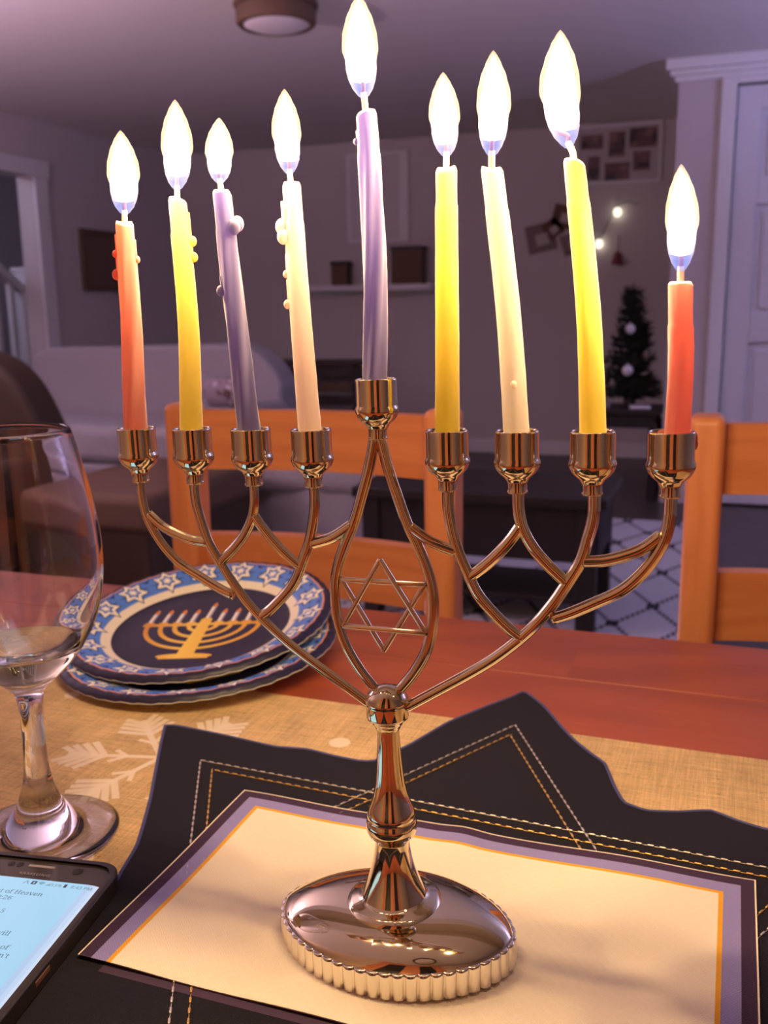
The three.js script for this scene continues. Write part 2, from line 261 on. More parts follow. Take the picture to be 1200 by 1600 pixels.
{ // wall shelf and what stands on it
  const t = thing('wall_shelf', 'long white wall ledge on the back wall holding two brown boxes', 'shelf', [-2.39, 1.19, Z0]);
  obj('board', bxf(-0.48, 0.48, -0.03, 0.012, 0, 0.14, 0.004), M.trim, t);
  obj('bracket', [bxf(-0.46, 0.46, -0.06, -0.03, 0, 0.03, 0.004)], M.trim, t);
  const box = (name, label, x, w, h) => { const b = thing(name, label, 'box', [x, 1.203, Z0 + 0.08], 0, 'brown boxes on the wall ledge'); obj('body', bx(w, h - 0.03, 0.1, 0.004, 0, (h - 0.03) / 2, 0), M.brown, b); obj('lid', bx(w + 0.012, 0.03, 0.112, 0.004, 0, h - 0.015, 0), M.darkwood, b); };
  box('storage_box', 'smaller brown box at the left end of the white wall ledge', -2.605, 0.12, 0.17);
  box('storage_box', 'larger brown box at the right end of the white wall ledge', -2.09, 0.23, 0.26);
  const f = thing('white_picture', 'large pale picture in a white frame above the wall ledge', 'picture', [-2.34, 1.81, Z0]);
  obj('panel', bxf(-0.21, 0.17, -0.29, 0.29, 0.001, 0.012, 0.002), std({ color: lin(0.6, 0.57, 0.6), roughness: 0.7 }), f);
  obj('frame', [bxf(-0.235, -0.205, -0.31, 0.31, 0, 0.025), bxf(0.165, 0.235, -0.31, 0.31, 0, 0.025), bxf(-0.205, 0.165, 0.285, 0.31, 0, 0.025), bxf(-0.205, 0.165, -0.31, -0.285, 0, 0.025)], M.trim, f);
}
{ // collage frame with six photos
  const t = thing('photo_collage', 'large pale collage frame of six dark photos high on the back wall', 'picture frame', [-0.66, 2.0, Z0]);
  obj('mount', bxf(-0.27, 0.26, -0.17, 0.175, 0, 0.012, 0.002), std({ color: lin(0.5, 0.46, 0.47), roughness: 0.8 }), t);
  obj('frame', [bxf(-0.285, -0.262, -0.185, 0.19, 0, 0.024), bxf(0.255, 0.275, -0.185, 0.19, 0, 0.024), bxf(-0.265, 0.26, 0.17, 0.19, 0, 0.024), bxf(-0.265, 0.26, -0.185, -0.165, 0, 0.024)], M.trim, t);
  const ps = [[-0.246, -0.102, 0.04, 0.129], [-0.064, 0.04, -0.017, 0.14], [0.065, 0.239, 0.033, 0.154], [-0.2, -0.12, -0.155, -0.006], [-0.086, 0.074, -0.161, -0.053], [0.095, 0.201, -0.109, 0.011]];
  for (const [a, b, c, d] of ps) {
    const tx = canvasTex(32, 32, (g) => { g.fillStyle = '#6a5050'; g.fillRect(0, 0, 32, 32); for (let i = 0; i < 9; i++) { g.fillStyle = ['#4a3a3e', '#8a6a64', '#3a2d33', '#7a5c58'][i % 4]; g.fillRect(rnd() * 26, rnd() * 26, 5 + rnd() * 10, 6 + rnd() * 12); } });
    tx.repeat.set(6, 6); obj('photo', bxf(a, b, c, d, 0.012, 0.016, 0.001), std({ map: tx, roughness: 0.4 }), t);
  }
}
{ // photo cluster: tilted prints on the wall
  const t = thing('wall_decoration', 'dark cluster of tilted prints on the back wall below the collage', 'wall decoration', [-1.06, 1.53, Z0]);
  for (const [x, y, w, h, a, k] of [[-0.1, -0.04, 0.2, 0.19, 0.2, 0], [0.06, 0.09, 0.17, 0.15, -0.25, 1], [0.12, -0.08, 0.16, 0.14, 0.35, 0], [-0.02, 0.02, 0.12, 0.12, 0.6, 1]]) {
    const p = obj('print', bx(w, h, 0.006, 0.001), k ? M.brown : std({ color: lin(0.2, 0.15, 0.14), roughness: 0.6 }), t); p.position.set(x, y, 0.005 + 0.006 * k); p.rotation.z = a;
    const q = obj('border', bx(w * 0.45, h * 0.4, 0.004, 0.001), std({ color: lin(0.45, 0.4, 0.36), roughness: 0.6 }), t); q.position.set(x + 0.01, y - 0.01, 0.012 + 0.006 * k); q.rotation.z = a;
  }
  const b = thing('hanging_ornament', 'small dark red bell ornament hanging on the back wall above the tree', 'ornament', [-0.64, 1.3, Z0 + 0.05]);
  obj('bell', lathe([[0, 0.09], [0.012, 0.085], [0.03, 0.06], [0.036, 0.02], [0.048, 0.0], [0.044, 0.0], [0.03, 0.02], [0, 0.03]], 24), std({ color: lin(0.2, 0.04, 0.05), roughness: 0.4 }), b);
  obj('ribbon', tube([[0, 0.085, 0], [0.004, 0.13, -0.02], [0, 0.19, -0.049]], 0.003, 10, 6), std({ color: lin(0.2, 0.04, 0.05), roughness: 0.7 }), b);
}
// two lit bulbs of a string on the wall
{
  const wire = obj('light_wire', tube([[-1.0, 1.38, Z0 + 0.01], [-0.86, 1.4, Z0 + 0.012], [-0.767, 1.47, Z0 + 0.014], [-0.7, 1.6, Z0 + 0.014], [-0.653, 1.668, Z0 + 0.014], [-0.6, 1.7, Z0 + 0.012], [-0.52, 1.68, Z0 + 0.01]], 0.003, 40, 6), M.darkwood); tag(wire, 'thin dark light wire running along the back wall', 'wire');
  for (const [x, y, lab] of [[-0.653, 1.641, 'upper small lit white bulb on the back wall wire'], [-0.767, 1.443, 'lower small lit white bulb on the back wall wire']]) {
    const t = thing('wall_bulb', lab, 'light bulb', [x, y, Z0 + 0.03], 0, 'lit bulbs on the wall wire');
    obj('bulb_glass', lathe([[0, -0.036], [0.016, -0.03], [0.026, -0.012], [0.024, 0.006], [0.01, 0.022], [0, 0.023]], 20), std({ color: 0xffffff, emissive: lin(1, 0.9, 0.7), emissiveIntensity: 1.6 }), t);
    obj('socket', lathe([[0, 0.018], [0.01, 0.02], [0.01, 0.034], [0, 0.035]], 12), M.darkwood, t);
    const l = new THREE.PointLight(lin(1, 0.9, 0.7), 0.004); l.position.set(0, -0.01, 0); l.shadow.radius = 0.5; l.name = 'bulb'; t.add(l);
  }
}
{ // framed picture on the left wall
  const t = thing('brown_picture', 'brown framed picture on the left wall beside the stair opening', 'picture', [X0, 1.38, -5.38]);
  obj('frame', [bxf(0, 0.03, -0.2, -0.165, -0.23, 0.23), bxf(0, 0.03, 0.165, 0.2, -0.23, 0.23), bxf(0, 0.03, -0.17, 0.17, -0.23, -0.195), bxf(0, 0.03, -0.17, 0.17, 0.195, 0.23)], M.brown, t);
  obj('canvas', bxf(0, 0.014, -0.17, 0.17, -0.2, 0.2, 0.002), std({ color: lin(0.16, 0.1, 0.07), roughness: 0.7 }), t);
}
// end table with the little tree
{
  const t = thing('end_table', 'small dark end table with slim legs carrying the little tree', 'table', [-0.405, 0, -5.06]);
  obj('tabletop', bx(0.37, 0.03, 0.37, 0.005, 0, 0.475, 0), M.black, t); obj('apron', bx(0.32, 0.07, 0.32, 0.004, 0, 0.425, 0), M.black, t);
  for (const sx of [-1, 1]) for (const sz of [-1, 1]) obj('leg', bx(0.045, 0.42, 0.045, 0.004, sx * 0.15, 0.21, sz * 0.15), M.black, t);
  const b = thing('small_book', 'pale closed book lying on the dark end table', 'book', [-0.33, 0.4905, -4.93], 0.1); obj('cover', bx(0.11, 0.012, 0.08, 0.002, 0, 0.012, 0), M.trim, b); obj('pages', bx(0.105, 0.012, 0.076, 0.001, 0, 0.006, 0), M.slip, b);
  const c = thing('small_candle_cup', 'small pale cup on the left corner of the end table', 'cup', [-0.51, 0.4905, -4.93]); obj('cup', lathe([[0, 0], [0.022, 0], [0.028, 0.045], [0.025, 0.045], [0.02, 0.006], [0, 0.005]], 20), M.slip, c);
  const tr = thing('christmas_tree', 'small dark green tabletop christmas tree with pale baubles', 'christmas tree', [-0.4, 0.4905, -5.06]);
  obj('trunk', lathe([[0.035, 0], [0.035, 0.05], [0.012, 0.06], [0.01, 0.6], [0.003, 0.66]], 10), M.darkwood, tr);
  const gm = std({ color: lin(0.018, 0.022, 0.014), roughness: 0.9 }), needles = [];
  for (let i = 0; i < 170; i++) {
    const h = 0.05 + 0.57 * Math.pow(rnd(), 1.2), R = 0.2 * (1 - h / 0.68) * rr(0.75, 1.1) + 0.012, a = rnd() * 6.283, c = new THREE.ConeGeometry(0.02 * rr(0.7, 1.2), R, 5, 1); c.translate(0, R / 2, 0); c.rotateZ(-Math.PI / 2 + rr(-0.1, 0.35)); c.rotateY(a); c.translate(0, h, 0); needles.push(c);
    for (let k = 0; k < 5; k++) { const q = new THREE.ConeGeometry(0.006, 0.05, 3, 1); q.translate(0, 0.025, 0); q.rotateZ(rr(-2.2, -0.6)); q.rotateY(a + rr(-0.9, 0.9)); q.translate(Math.cos(a) * R * rr(0.4, 0.9), h + rr(-0.01, 0.03), -Math.sin(a) * R * rr(0.4, 0.9)); needles.push(q); }
  }
  const n = obj('foliage', needles, gm, tr); n.userData.kind = 'stuff';
  for (const [x, y, z, r] of [[0.0, 0.42, 0.1, 0.026], [0.0, 0.205, 0.16, 0.028], [-0.1, 0.3, 0.1, 0.018], [0.09, 0.28, 0.11, 0.018], [-0.08, 0.13, 0.14, 0.018]]) {
    const b2 = obj('bauble', new THREE.SphereGeometry(r, 20, 14).translate(x, y, z), std({ color: r > 0.02 ? lin(0.75, 0.75, 0.8) : lin(0.2, 0.16, 0.13), roughness: 0.3 }), tr);
    obj('cap', lathe([[0, 0], [0.006, 0], [0.006, 0.01], [0, 0.012]], 8).translate(x, y + r - 0.002, z), M.steelSide, b2);
  }
}

// ---------------------------------------------------------------- dining chairs (pine, ladder back)
function makeChair(label) {
  const t = thing('dining_chair', label, 'chair', [0, 0, 0], 0, 'pine dining chairs along the far side of the table');
  const W = 0.353, post = 0.035;
  const bowed = (y0, y1) => { // rail bowed away from the sitter
    const n = 18, g = new RoundedBoxGeometry(W - post * 1.6, y1 - y0, 0.02, 3, 0.005), p = g.attributes.position; const b = new THREE.BoxGeometry(W - post * 1.4, y1 - y0, 0.02, n, 3, 2), q = b.attributes.position;
    for (let i = 0; i < q.count; i++) { const k = 1 - Math.pow(q.getX(i) / (W / 2), 2); q.setZ(i, q.getZ(i) - 0.032 * k); }
    const uv = b.attributes.uv; for (let i = 0; i < uv.count; i++) uv.setXY(i, q.getX(i) + y0, q.getY(i) + y1); b.computeVertexNormals(); return b.translate(0, (y0 + y1) / 2, -0.004);
  };
  const postShape = (h) => { const g = bx(post, h, 0.045, 0.009, 0, h / 2, 0, 3); return g; };
  for (const s of [-1, 1]) obj('back_post', postShape(0.932).translate(s * (W - post) / 2, 0, 0), M.pine, t);
  obj('top_rail', bowed(0.852, 0.922), M.pine, t);
  obj('middle_rail', bowed(0.7, 0.772), M.pine, t);
  obj('lower_rail', bowed(0.55, 0.61), M.pine, t);
  obj('seat', bx(W + 0.03, 0.022, 0.38, 0.008, 0, 0.445, 0.18), M.pine, t);
  for (const s of [-1, 1]) obj('front_leg', bx(post, 0.434, post, 0.006, s * (W - post) / 2, 0.217, 0.33), M.pine, t);
  for (const s of [-1, 1]) obj('seat_rail', bx(0.02, 0.05, 0.3, 0.004, s * (W - post) / 2, 0.408, 0.165), M.pine, t);
  for (const s of [-1, 1]) obj('stretcher', bx(0.02, 0.03, 0.3, 0.004, s * (W - post) / 2, 0.15, 0.165), M.pine, t);
  return t;
}
const chair = makeChair('pine ladder-back dining chair directly behind the menorah and paper plates');
chair.position.set(-0.3165, 0, -0.62);
{ const c2 = chair.clone(); c2.name = numbered('dining_chair'); c2.position.set(0.2695, 0, -0.62); scene.add(c2); c2.userData = { label: 'pine ladder-back dining chair at the right edge in front of the white door', category: 'chair', group: 'pine dining chairs along the far side of the table' }; }

// ---------------------------------------------------------------- dining table
{
  const t = thing('dining_table', 'reddish brown wooden dining table carrying the whole setting', 'table', [0, 0, 0]);
  const z0 = -0.47, n = 8, bw = 0.118;
  for (let i = 0; i < n; i++) obj('board', bxf(-1.1, 0.9, TT - 0.032, TT, z0 + i * bw, z0 + (i + 1) * bw - 0.0004, 0.0012), M.table, t);
  obj('apron', [bxf(-1.0, 0.8, TT - 0.1, TT - 0.034, z0 + 0.06, z0 + 0.08), bxf(-1.0, 0.8, TT - 0.1, TT - 0.034, z0 + n * bw - 0.08, z0 + n * bw - 0.06)], M.table, t);
  for (const x of [-1.0, 0.8]) for (const z of [z0 + 0.07, z0 + n * bw - 0.07]) obj('leg', bx(0.07, TT - 0.034, 0.07, 0.006, x, (TT - 0.034) / 2, z), M.table, t);
}
// burlap runner with white printed snowflakes
{
  const x0 = -0.62, x1 = 0.4, z0 = -0.25, z1 = 0.16, Wm = x1 - x0, Hm = z1 - z0, Wp = 2040, Hp = 820, k = Wp / Wm;
  const tex = canvasTex(Wp, Hp, (c, w, h) => {
    const im = c.createImageData(w, h), d = im.data;
    for (let y = 0; y < h; y++) for (let x = 0; x < w; x++) {
      const a = N1(x * 0.035, y * 0.9) * 0.5 + N2(x * 0.9, y * 0.03) * 0.5, b = N3(x * 0.02, y * 0.02), f = N2(x * 0.5, y * 0.5), s = 0.78 + 0.3 * a + 0.1 * b - (f > 0.9 ? 0.16 : 0) - (N1(x * 0.12 + 7, y * 0.6) > 0.93 ? 0.14 : 0);
      const i = (y * w + x) * 4; d[i] = Math.min(255, 216 * s); d[i + 1] = Math.min(255, 182 * s); d[i + 2] = Math.min(255, 136 * s); d[i + 3] = 255;
    }
    c.putImageData(im, 0, 0);
    c.strokeStyle = c.fillStyle = 'rgba(240,224,205,0.93)';
    const P = (x, z) => [(x - x0) * k, (z - z0) * k];
    const flake = (x, z, R, ph) => {
      const [px, py] = P(x, z); c.save(); c.translate(px, py); c.rotate(ph);
      for (let i = 0; i < 6; i++) {
        c.save(); c.rotate(i * Math.PI / 3); const r = R * k;
        c.lineWidth = 0.0042 * k; c.beginPath(); c.moveTo(0, 0); c.lineTo(r, 0); c.stroke();
        for (const s of [-1, 1]) {
          c.beginPath(); c.lineWidth = 0.0034 * k; c.moveTo(0.36 * r, 0); c.lineTo(0.52 * r, s * 0.13 * r); c.stroke();
          for (let j = 0; j < 4; j++) { c.lineWidth = 0.0046 * k; c.beginPath(); const a = 0.6 + j * 0.095; c.moveTo(a * r, 0); c.lineTo((a + 0.22) * r, s * (0.3 - j * 0.045) * r); c.stroke(); }
        }
        c.restore();
      }
      c.restore();
    };
    flake(-0.207, -0.131, 0.064, 166 * Math.PI / 180); flake(-0.43, -0.06, 0.055, 0.3); flake(0.3, -0.15, 0.06, 0.1); flake(-0.5, -0.2, 0.04, 0.2);
    for (const [x, z, r] of [[-0.104, -0.188, 0.0072], [-0.184, -0.014, 0.0085], [0.2, -0.21, 0.006], [-0.33, -0.2, 0.006], [-0.38, -0.15, 0.008]]) { const [a, b] = P(x, z); c.beginPath(); c.arc(a, b, r * k, 0, 7); c.fill(); }
  });
  const g = new THREE.BoxGeometry(Wm, 0.001, Hm, 60, 1, 24), p = g.attributes.position;
  g.translate((x0 + x1) / 2, TT + 0.0006, (z0 + z1) / 2);
  tag(obj('table_runner', g, std({ map: tex, roughness: 1, bumpMap: rep(weaveBump, 64, 26), bumpScale: 0.0005 })), 'beige burlap table runner printed with white snowflakes and dots', 'table runner');
}
// navy placemat in the shape of a six-pointed star
{
  const back = [[-0.2297, -0.1715], [-0.2224, -0.1739], [-0.1825, -0.1708], [-0.1412, -0.1658], [-0.1193, -0.169], [-0.0996, -0.1658], [-0.0811, -0.1643], [-0.0713, -0.1675], [-0.0571, -0.1965], [-0.0426, -0.2383], [-0.0237, -0.2735], [-0.0098, -0.2965], [-0.0028, -0.309], [0.016, -0.2864], [0.0355, -0.2529], [0.0469, -0.2357], [0.0596, -0.2202], [0.0692, -0.2093], [0.0783, -0.1816], [0.0859, -0.164], [0.0991, -0.1583], [0.1165, -0.1626], [0.1337, -0.1699], [0.1476, -0.1634], [0.1642, -0.1583], [0.21, -0.156], [0.247, -0.15], [0.24, -0.13], [0.2, -0.06], [0.168, 0.0]];
  const front = [[0.205, 0.07], [0.246, 0.15], [0.16, 0.158], [0.09, 0.162], [0.05, 0.23], [0.006, 0.305], [-0.04, 0.23], [-0.08, 0.162], [-0.16, 0.158], [-0.235, 0.152], [-0.19, 0.07], [-0.1505, 0.006], [-0.1525, -0.008], [-0.1601, -0.0345], [-0.1812, -0.079], [-0.2136, -0.14]];
  const pts = [...back, ...front], s = new THREE.Shape(); s.moveTo(pts[0][0], -pts[0][1]); for (const q of pts.slice(1)) s.lineTo(q[0], -q[1]); s.closePath();
  const t = thing('placemat', 'navy blue star-shaped cloth placemat with metallic stitching under the napkin', 'placemat', [0, TT + 0.0012, 0]);
  const cloth = phy({ color: lin(0.0035, 0.0022, 0.012), roughness: 0.95, sheen: 0.1, sheenColor: lin(0.1, 0.08, 0.16), sheenRoughness: 0.6, bumpMap: rep(weaveBump, 90, 90), bumpScale: 0.0004 });
  obj('cloth', new THREE.ExtrudeGeometry(s, { depth: 0.0012, bevelEnabled: true, bevelSize: 0.0004, bevelThickness: 0.0003, bevelSegments: 1 }).rotateX(-Math.PI / 2), cloth, t);
  const edge = []; const loop = [...pts, pts[0]];
  obj('edge_stitching', new THREE.TubeGeometry(new THREE.CatmullRomCurve3(loop.map((q) => new THREE.Vector3(q[0], 0.0012, q[1])), false, 'catmullrom', 0.2), 400, 0.0011, 6, false), phy({ color: lin(0.055, 0.06, 0.2), roughness: 0.8, sheen: 0.4, sheenColor: lin(0.2, 0.2, 0.5) }), t);
  const silver = std({ color: lin(0.8, 0.74, 0.66), metalness: 0.85, roughness: 0.38 }), gold = std({ color: lin(0.85, 0.55, 0.18), metalness: 0.85, roughness: 0.38 });
  const line = (a, b, mat, phase) => {
    const L = Math.hypot(b[0] - a[0], b[1] - a[1]), n = Math.floor(L / 0.0062), ang = -Math.atan2(b[1] - a[1], b[0] - a[0]), out = [];
    for (let i = 0; i < n; i++) { const u = (i + phase) / n; const c = new THREE.CapsuleGeometry(0.00062, 0.0026, 2, 6).rotateZ(Math.PI / 2).rotateY(ang); c.translate(a[0] + (b[0] - a[0]) * u, 0.00195, a[1] + (b[1] - a[1]) * u); out.push(c); const d = new THREE.CapsuleGeometry(0.00022, 0.0026, 2, 4).rotateZ(Math.PI / 2).rotateY(ang); const v = (i + phase + 0.5) / n; d.translate(a[0] + (b[0] - a[0]) * v, 0.0017, a[1] + (b[1] - a[1]) * v); out.push(d); }
    obj('stitching', out, mat, t);
  };
  const T1 = [[-0.178, -0.132], [0.19, -0.117], [0.005, 0.222]], T2 = [[0.0032, -0.2478], [0.197, 0.12], [-0.19, 0.118]];
  const inner = (T, d) => { const cx = (T[0][0] + T[1][0] + T[2][0]) / 3, cz = (T[0][1] + T[1][1] + T[2][1]) / 3; return T.map(([x, z]) => { const l = Math.hypot(x - cx, z - cz); return [x - (x - cx) / l * d, z - (z - cz) / l * d]; }); };
  for (const T of [T1, T2]) for (const [V, m, ph] of [[T, silver, 0.3], [inner(T, 0.0165), gold, 0.6]]) for (let i = 0; i < 3; i++) { if (T === T2 && i > 0) { if (i === 2) line([V[0][0] + (V[2][0] - V[0][0]) * 0.58, V[0][1] + (V[2][1] - V[0][1]) * 0.58], V[0], m, ph); } else line(V[i], V[(i + 1) % 3], m, ph); }
}
// paper napkin
{
  const x0 = -0.131, x1 = 0.157, z0 = -0.1035, z1 = 0.0555, W = x1 - x0, D = z1 - z0;
  const t = thing('paper_napkin', 'cream paper napkin with purple and gold border under the menorah', 'napkin', [(x0 + x1) / 2, TT + 0.0029, (z0 + z1) / 2]);
  const k = 5200, tex = canvasTex(Math.round(W * k), Math.round(D * k), (c, w, h) => {
    c.fillStyle = '#efe2cf'; c.fillRect(0, 0, w, h);
    const band = (a, b, col) => { c.fillStyle = col; c.fillRect(a * k, a * k, (b - a) * k, h); c.fillRect(w - b * k, a * k, (b - a) * k, h); c.fillRect(a * k, a * k, w - 2 * a * k, (b - a) * k); };
    band(0.0008, 0.0072, '#3a2545'); band(0.0072, 0.0152, '#8d87c4'); band(0.0152, 0.0174, '#e5a52e');
  });
  const emb = dataTex(128, 128, (u, v) => { const a = (u * 8) % 1, b = (v * 8) % 1, o = (Math.floor(u * 8) + Math.floor(v * 8)) % 2, q = Math.sin((o ? a + b : a - b) * 6.2832 * 2) * 0.5 + 0.5; return [q, q, q]; }, false);
  const mat = std({ map: tex, roughness: 0.95, bumpMap: rep(emb, 12, 6.6), bumpScale: 0.00016 });
  const sheet = (w, d, amp, ph, c0 = 0) => { const g = new THREE.BoxGeometry(w, 0.0006, d, 72, 1, 40), p = g.attributes.position; for (let i = 0; i < p.count; i++) { const x = p.getX(i), z = p.getZ(i), b = Math.max(0, -z / d + 0.1), cr = Math.exp(-Math.pow((x + 0.0065 + c0) / 0.01, 2)) * 0.0014 * Math.min(1, b * 1.6), f = Math.max(0, Math.hypot(x / 0.07, z / 0.05) - 0.9); p.setY(i, p.getY(i) + cr + amp * Math.min(1, f) * (0.5 + 0.5 * Math.sin(x * 60 + ph) * Math.cos(z * 45 + ph))); } g.computeVertexNormals(); return g; };
  obj('under_layer', sheet(W - 0.014, D - 0.002, 0, 0.5, 0.007).translate(0.007, -0.0004, 0.0055), std({ color: lin(0.055, 0.03, 0.07), roughness: 0.95 }), t);
  obj('top_layer', sheet(W, D, 0.0012, 0).translate(0, 0.0005, 0), mat, t);
}

// ---------------------------------------------------------------- menorah
const MB = new THREE.Vector3(0.0015, TT + 0.0042, 0), LEAN = 0.023, DH = -0.0042;
const men = thing('menorah', 'polished nickel nine-branch menorah with star of david on a fluted oval base', 'menorah', MB.toArray());
men.rotation.z = LEAN;
{
  const prof = []; for (let i = 0; i < 28; i++) { const a = i / 28 * 6.28318, ca = Math.cos(a), sa = Math.sin(a), r1 = 0.00195, r2 = 1 / Math.hypot(ca / 0.00245, sa / 0.00085), r = Math.max(r1, r2); prof.push([ca * r, sa * r]); }
  const thin = []; for (let i = 0; i < 14; i++) { const a = i / 14 * 6.28318; thin.push([Math.cos(a) * 0.0012, Math.sin(a) * 0.0012]); }
  const mm = (l, s = 1) => l.map(([x, y]) => [x * 0.001 * s, y * 0.001 + DH]);
  const arms = {
    arm: [[[29.7, 218], [29.5, 208], [30.8, 199], [33.2, 189.9], [36.6, 181.6], [41.2, 171.9], [48, 164], [55, 157.4], [59.6, 154.2]],
      [[87.7, 218], [87.5, 206], [85.3, 197], [82.6, 188], [77.7, 179.4], [71.8, 170], [62.5, 158.3], [49, 145.9], [39, 138.6], [26.4, 130.4], [8, 118.6]],
      [[115.7, 218], [115.6, 207.5], [114.3, 199.6], [110.9, 191.9], [105.4, 184], [97.8, 176.8], [88.5, 171.6], [78, 166.2], [71.6, 163.6]],
      [[58.2, 218], [58.4, 207], [60.2, 199.4], [64, 192.5], [70, 185.6], [75.2, 180.8], [77.4, 178.8]]],
    strut: [[[112.6, 199.6], [105.6, 194], [98, 190.6], [91, 188.6], [83.6, 187.8]], [[58.9, 201], [54.3, 194.6], [47.8, 187.3], [41, 181.2], [37.4, 178.6]], [[13, 198.6], [22, 192.8], [32, 189.4]]],
    oval_side: [[[1.0, 236.5], [4.2, 223], [7.8, 211.7], [11.9, 199.8], [16, 191], [19.6, 182], [21.8, 172.6], [22.1, 163.6], [21, 153.9], [17.6, 143.6], [11.7, 133.8], [5, 125.6]]],
  };
  for (const [n, list] of Object.entries(arms)) for (const l of list) for (const s of [-1, 1]) obj(n, sweep(s > 0 ? mm(l) : mm(l, -1), prof, 44), M.metalArm, men);
  const star = new THREE.Group(); star.name = 'star'; star.position.set(0, DH, 0.0006); men.add(star);
  for (const [V, z] of [[[[-0.4, 184.3], [-18.7, 153.9], [18.7, 153.7]], 0.0003], [[[-18.7, 174.5], [18.7, 174.6], [-0.4, 144.1]], -0.0003]]) for (let i = 0; i < 3; i++) { const a = V[i], b = V[(i + 1) % 3]; obj('star_bar', sweep([[a[0] / 1000, a[1] / 1000], [(a[0] + b[0]) / 2000, (a[1] + b[1]) / 2000], [b[0] / 1000, b[1] / 1000]], thin.map(([u, w]) => [u, w + z]), 6), M.metalStar, star); }
  // candle cups
  const cup = lathe([[0, -10.5], [6.6, -10.5], [7.5, -9.6], [7.6, -1], [7.8, -0.2], [8.15, 0], [8.5, -0.25], [8.62, -0.9], [8.5, -1.6], [8.5, -10.4], [8.6, -11.2], [9.05, -12], [9.1, -13], [8.8, -14], [8.1, -15.6], [6.9, -17.1], [5.4, -18.3], [4.7, -19], [4.5, -19.6], [4.05, -20.1], [3.9, -20.6], [3.75, -23.4], [4.05, -23.8], [4.1, -24.3], [3.7, -24.8], [2.4, -25]].map(([r, y]) => [r / 1000, y / 1000]), 44);
  for (const [x, y] of [[-115.5, 239.2], [-86.9, 239.2], [-57.9, 239.2], [-29.6, 239.2], [0.3, 259.8], [29.6, 239.2], [57.9, 239.2], [86.9, 239.2], [115.5, 239.2]]) obj('candle_cup', cup, M.metal, men).position.set(x / 1000, y / 1000 + DH, 0);
  obj('hub', lathe([[0, 128.6], [2.5, 128.4], [5.5, 127.2], [8, 125], [9.3, 122.4], [9.5, 121], [9.1, 120.2], [9.2, 119.6], [9.2, 114.6], [8.9, 113.6], [7.6, 112.7], [6.8, 112.2], [6.7, 111.2], [6.2, 110.4], [5.6, 110], [5.5, 109], [5, 108.2], [4.6, 107.9]].map(([r, y]) => [r / 1000, y / 1000 + DH]), 44), M.metal, men);
  obj('stem', lathe([[4.6, 109], [4.9, 104], [5.3, 97], [5.9, 89.5], [6.6, 83], [7.5, 78], [8.6, 74.3], [10, 71], [10.6, 68.6], [10.7, 67], [10.3, 66.2], [10.9, 65.4], [11.4, 63.6], [11.4, 61.4], [10.8, 59.4], [9.6, 57.8], [8.3, 56.8], [7.9, 56], [7.6, 55], [7.9, 52], [8.7, 47], [9.9, 42], [11.6, 36.5], [13.6, 31.5], [15.3, 28]].map(([r, y]) => [r / 1000, y / 1000 + DH]), 48), M.metal, men);
  obj('collar', lathe([[14, 29.8], [15.2, 29], [16.4, 28.2], [19, 27.6], [21, 26.4], [22.2, 24.7], [22.6, 22.8], [22.4, 21.4], [21.6, 20.4], [20, 19.6]].map(([r, y]) => [r / 1000, y / 1000 + DH]), 56), M.metal, men);
  // domed oval base
  const A = 0.0548, Bz = 0.0378, oz = (a) => Math.sign(Math.sin(a)) * Math.pow(Math.abs(Math.sin(a)), 1.18), dome = [[0.3, 22.4], [0.42, 22], [0.52, 21.5], [0.62, 20.7], [0.72, 19.5], [0.81, 17.9], [0.88, 16.2], [0.93, 14.8], [0.965, 13.5], [0.985, 12.4], [0.99, 11.5]];
  const dg = lathe(dome, 96), dp = dg.attributes.position; for (let i = 0; i < dp.count; i++) { const x = dp.getX(i), z = dp.getZ(i), r = Math.hypot(x, z), a = Math.atan2(z, x); dp.setXYZ(i, r * Math.cos(a) * A, dp.getY(i) / 1000, r * oz(a) * Bz); } dg.computeVertexNormals();
  obj('base_dome', dg, M.metal, men);
  // fluted wall: 52 rounded flutes
  const F = 52, n = F * 10, per = []; { let L = 0; const P = []; for (let i = 0; i <= 4000; i++) { const a = i / 4000 * 6.28318; const x = A * Math.cos(a), z = Bz * oz(a); if (i) L += Math.hypot(x - P[i - 1][0], z - P[i - 1][1]); P.push([x, z, L, a]); } let j = 0; for (let i = 0; i < n; i++) { while (P[j][2] < L * i / n) j++; per.push(P[j][3]); } }
  const wp = [], wi = [], lv = [[0, 0.97], [0.0004, 1.0], [0.0108, 1.0], [0.0116, 0.995], [0.0121, 0.985], [0.0122, 0.955]];
  for (const [y, k] of lv) for (let i = 0; i < n; i++) { const a = per[i], ph = (i % 10) / 10, bump = 0.0014 * Math.sqrt(Math.max(0, Math.sin(Math.PI * ph))) - 0.0003, nx = Math.cos(a) / A, nz = Math.sin(a) / Bz, l = Math.hypot(nx, nz), q = k < 0.97 ? 0 : 1; wp.push(A * Math.cos(a) * k + nx / l * bump * q, y, Bz * oz(a) * k + nz / l * bump * q); }
  for (let r = 0; r < lv.length - 1; r++) for (let i = 0; i < n; i++) { const a = r * n + i, b = r * n + (i + 1) % n; wi.push(a, a + n, b, b, a + n, b + n); }
  const wg = new THREE.BufferGeometry(); wg.setAttribute('position', new THREE.Float32BufferAttribute(wp, 3)); wg.setAttribute('uv', new THREE.Float32BufferAttribute(new Float32Array(wp.length / 3 * 2), 2)); wg.setIndex(wi); wg.computeVertexNormals();
  obj('fluted_rim', wg, M.steelSide, men);
}

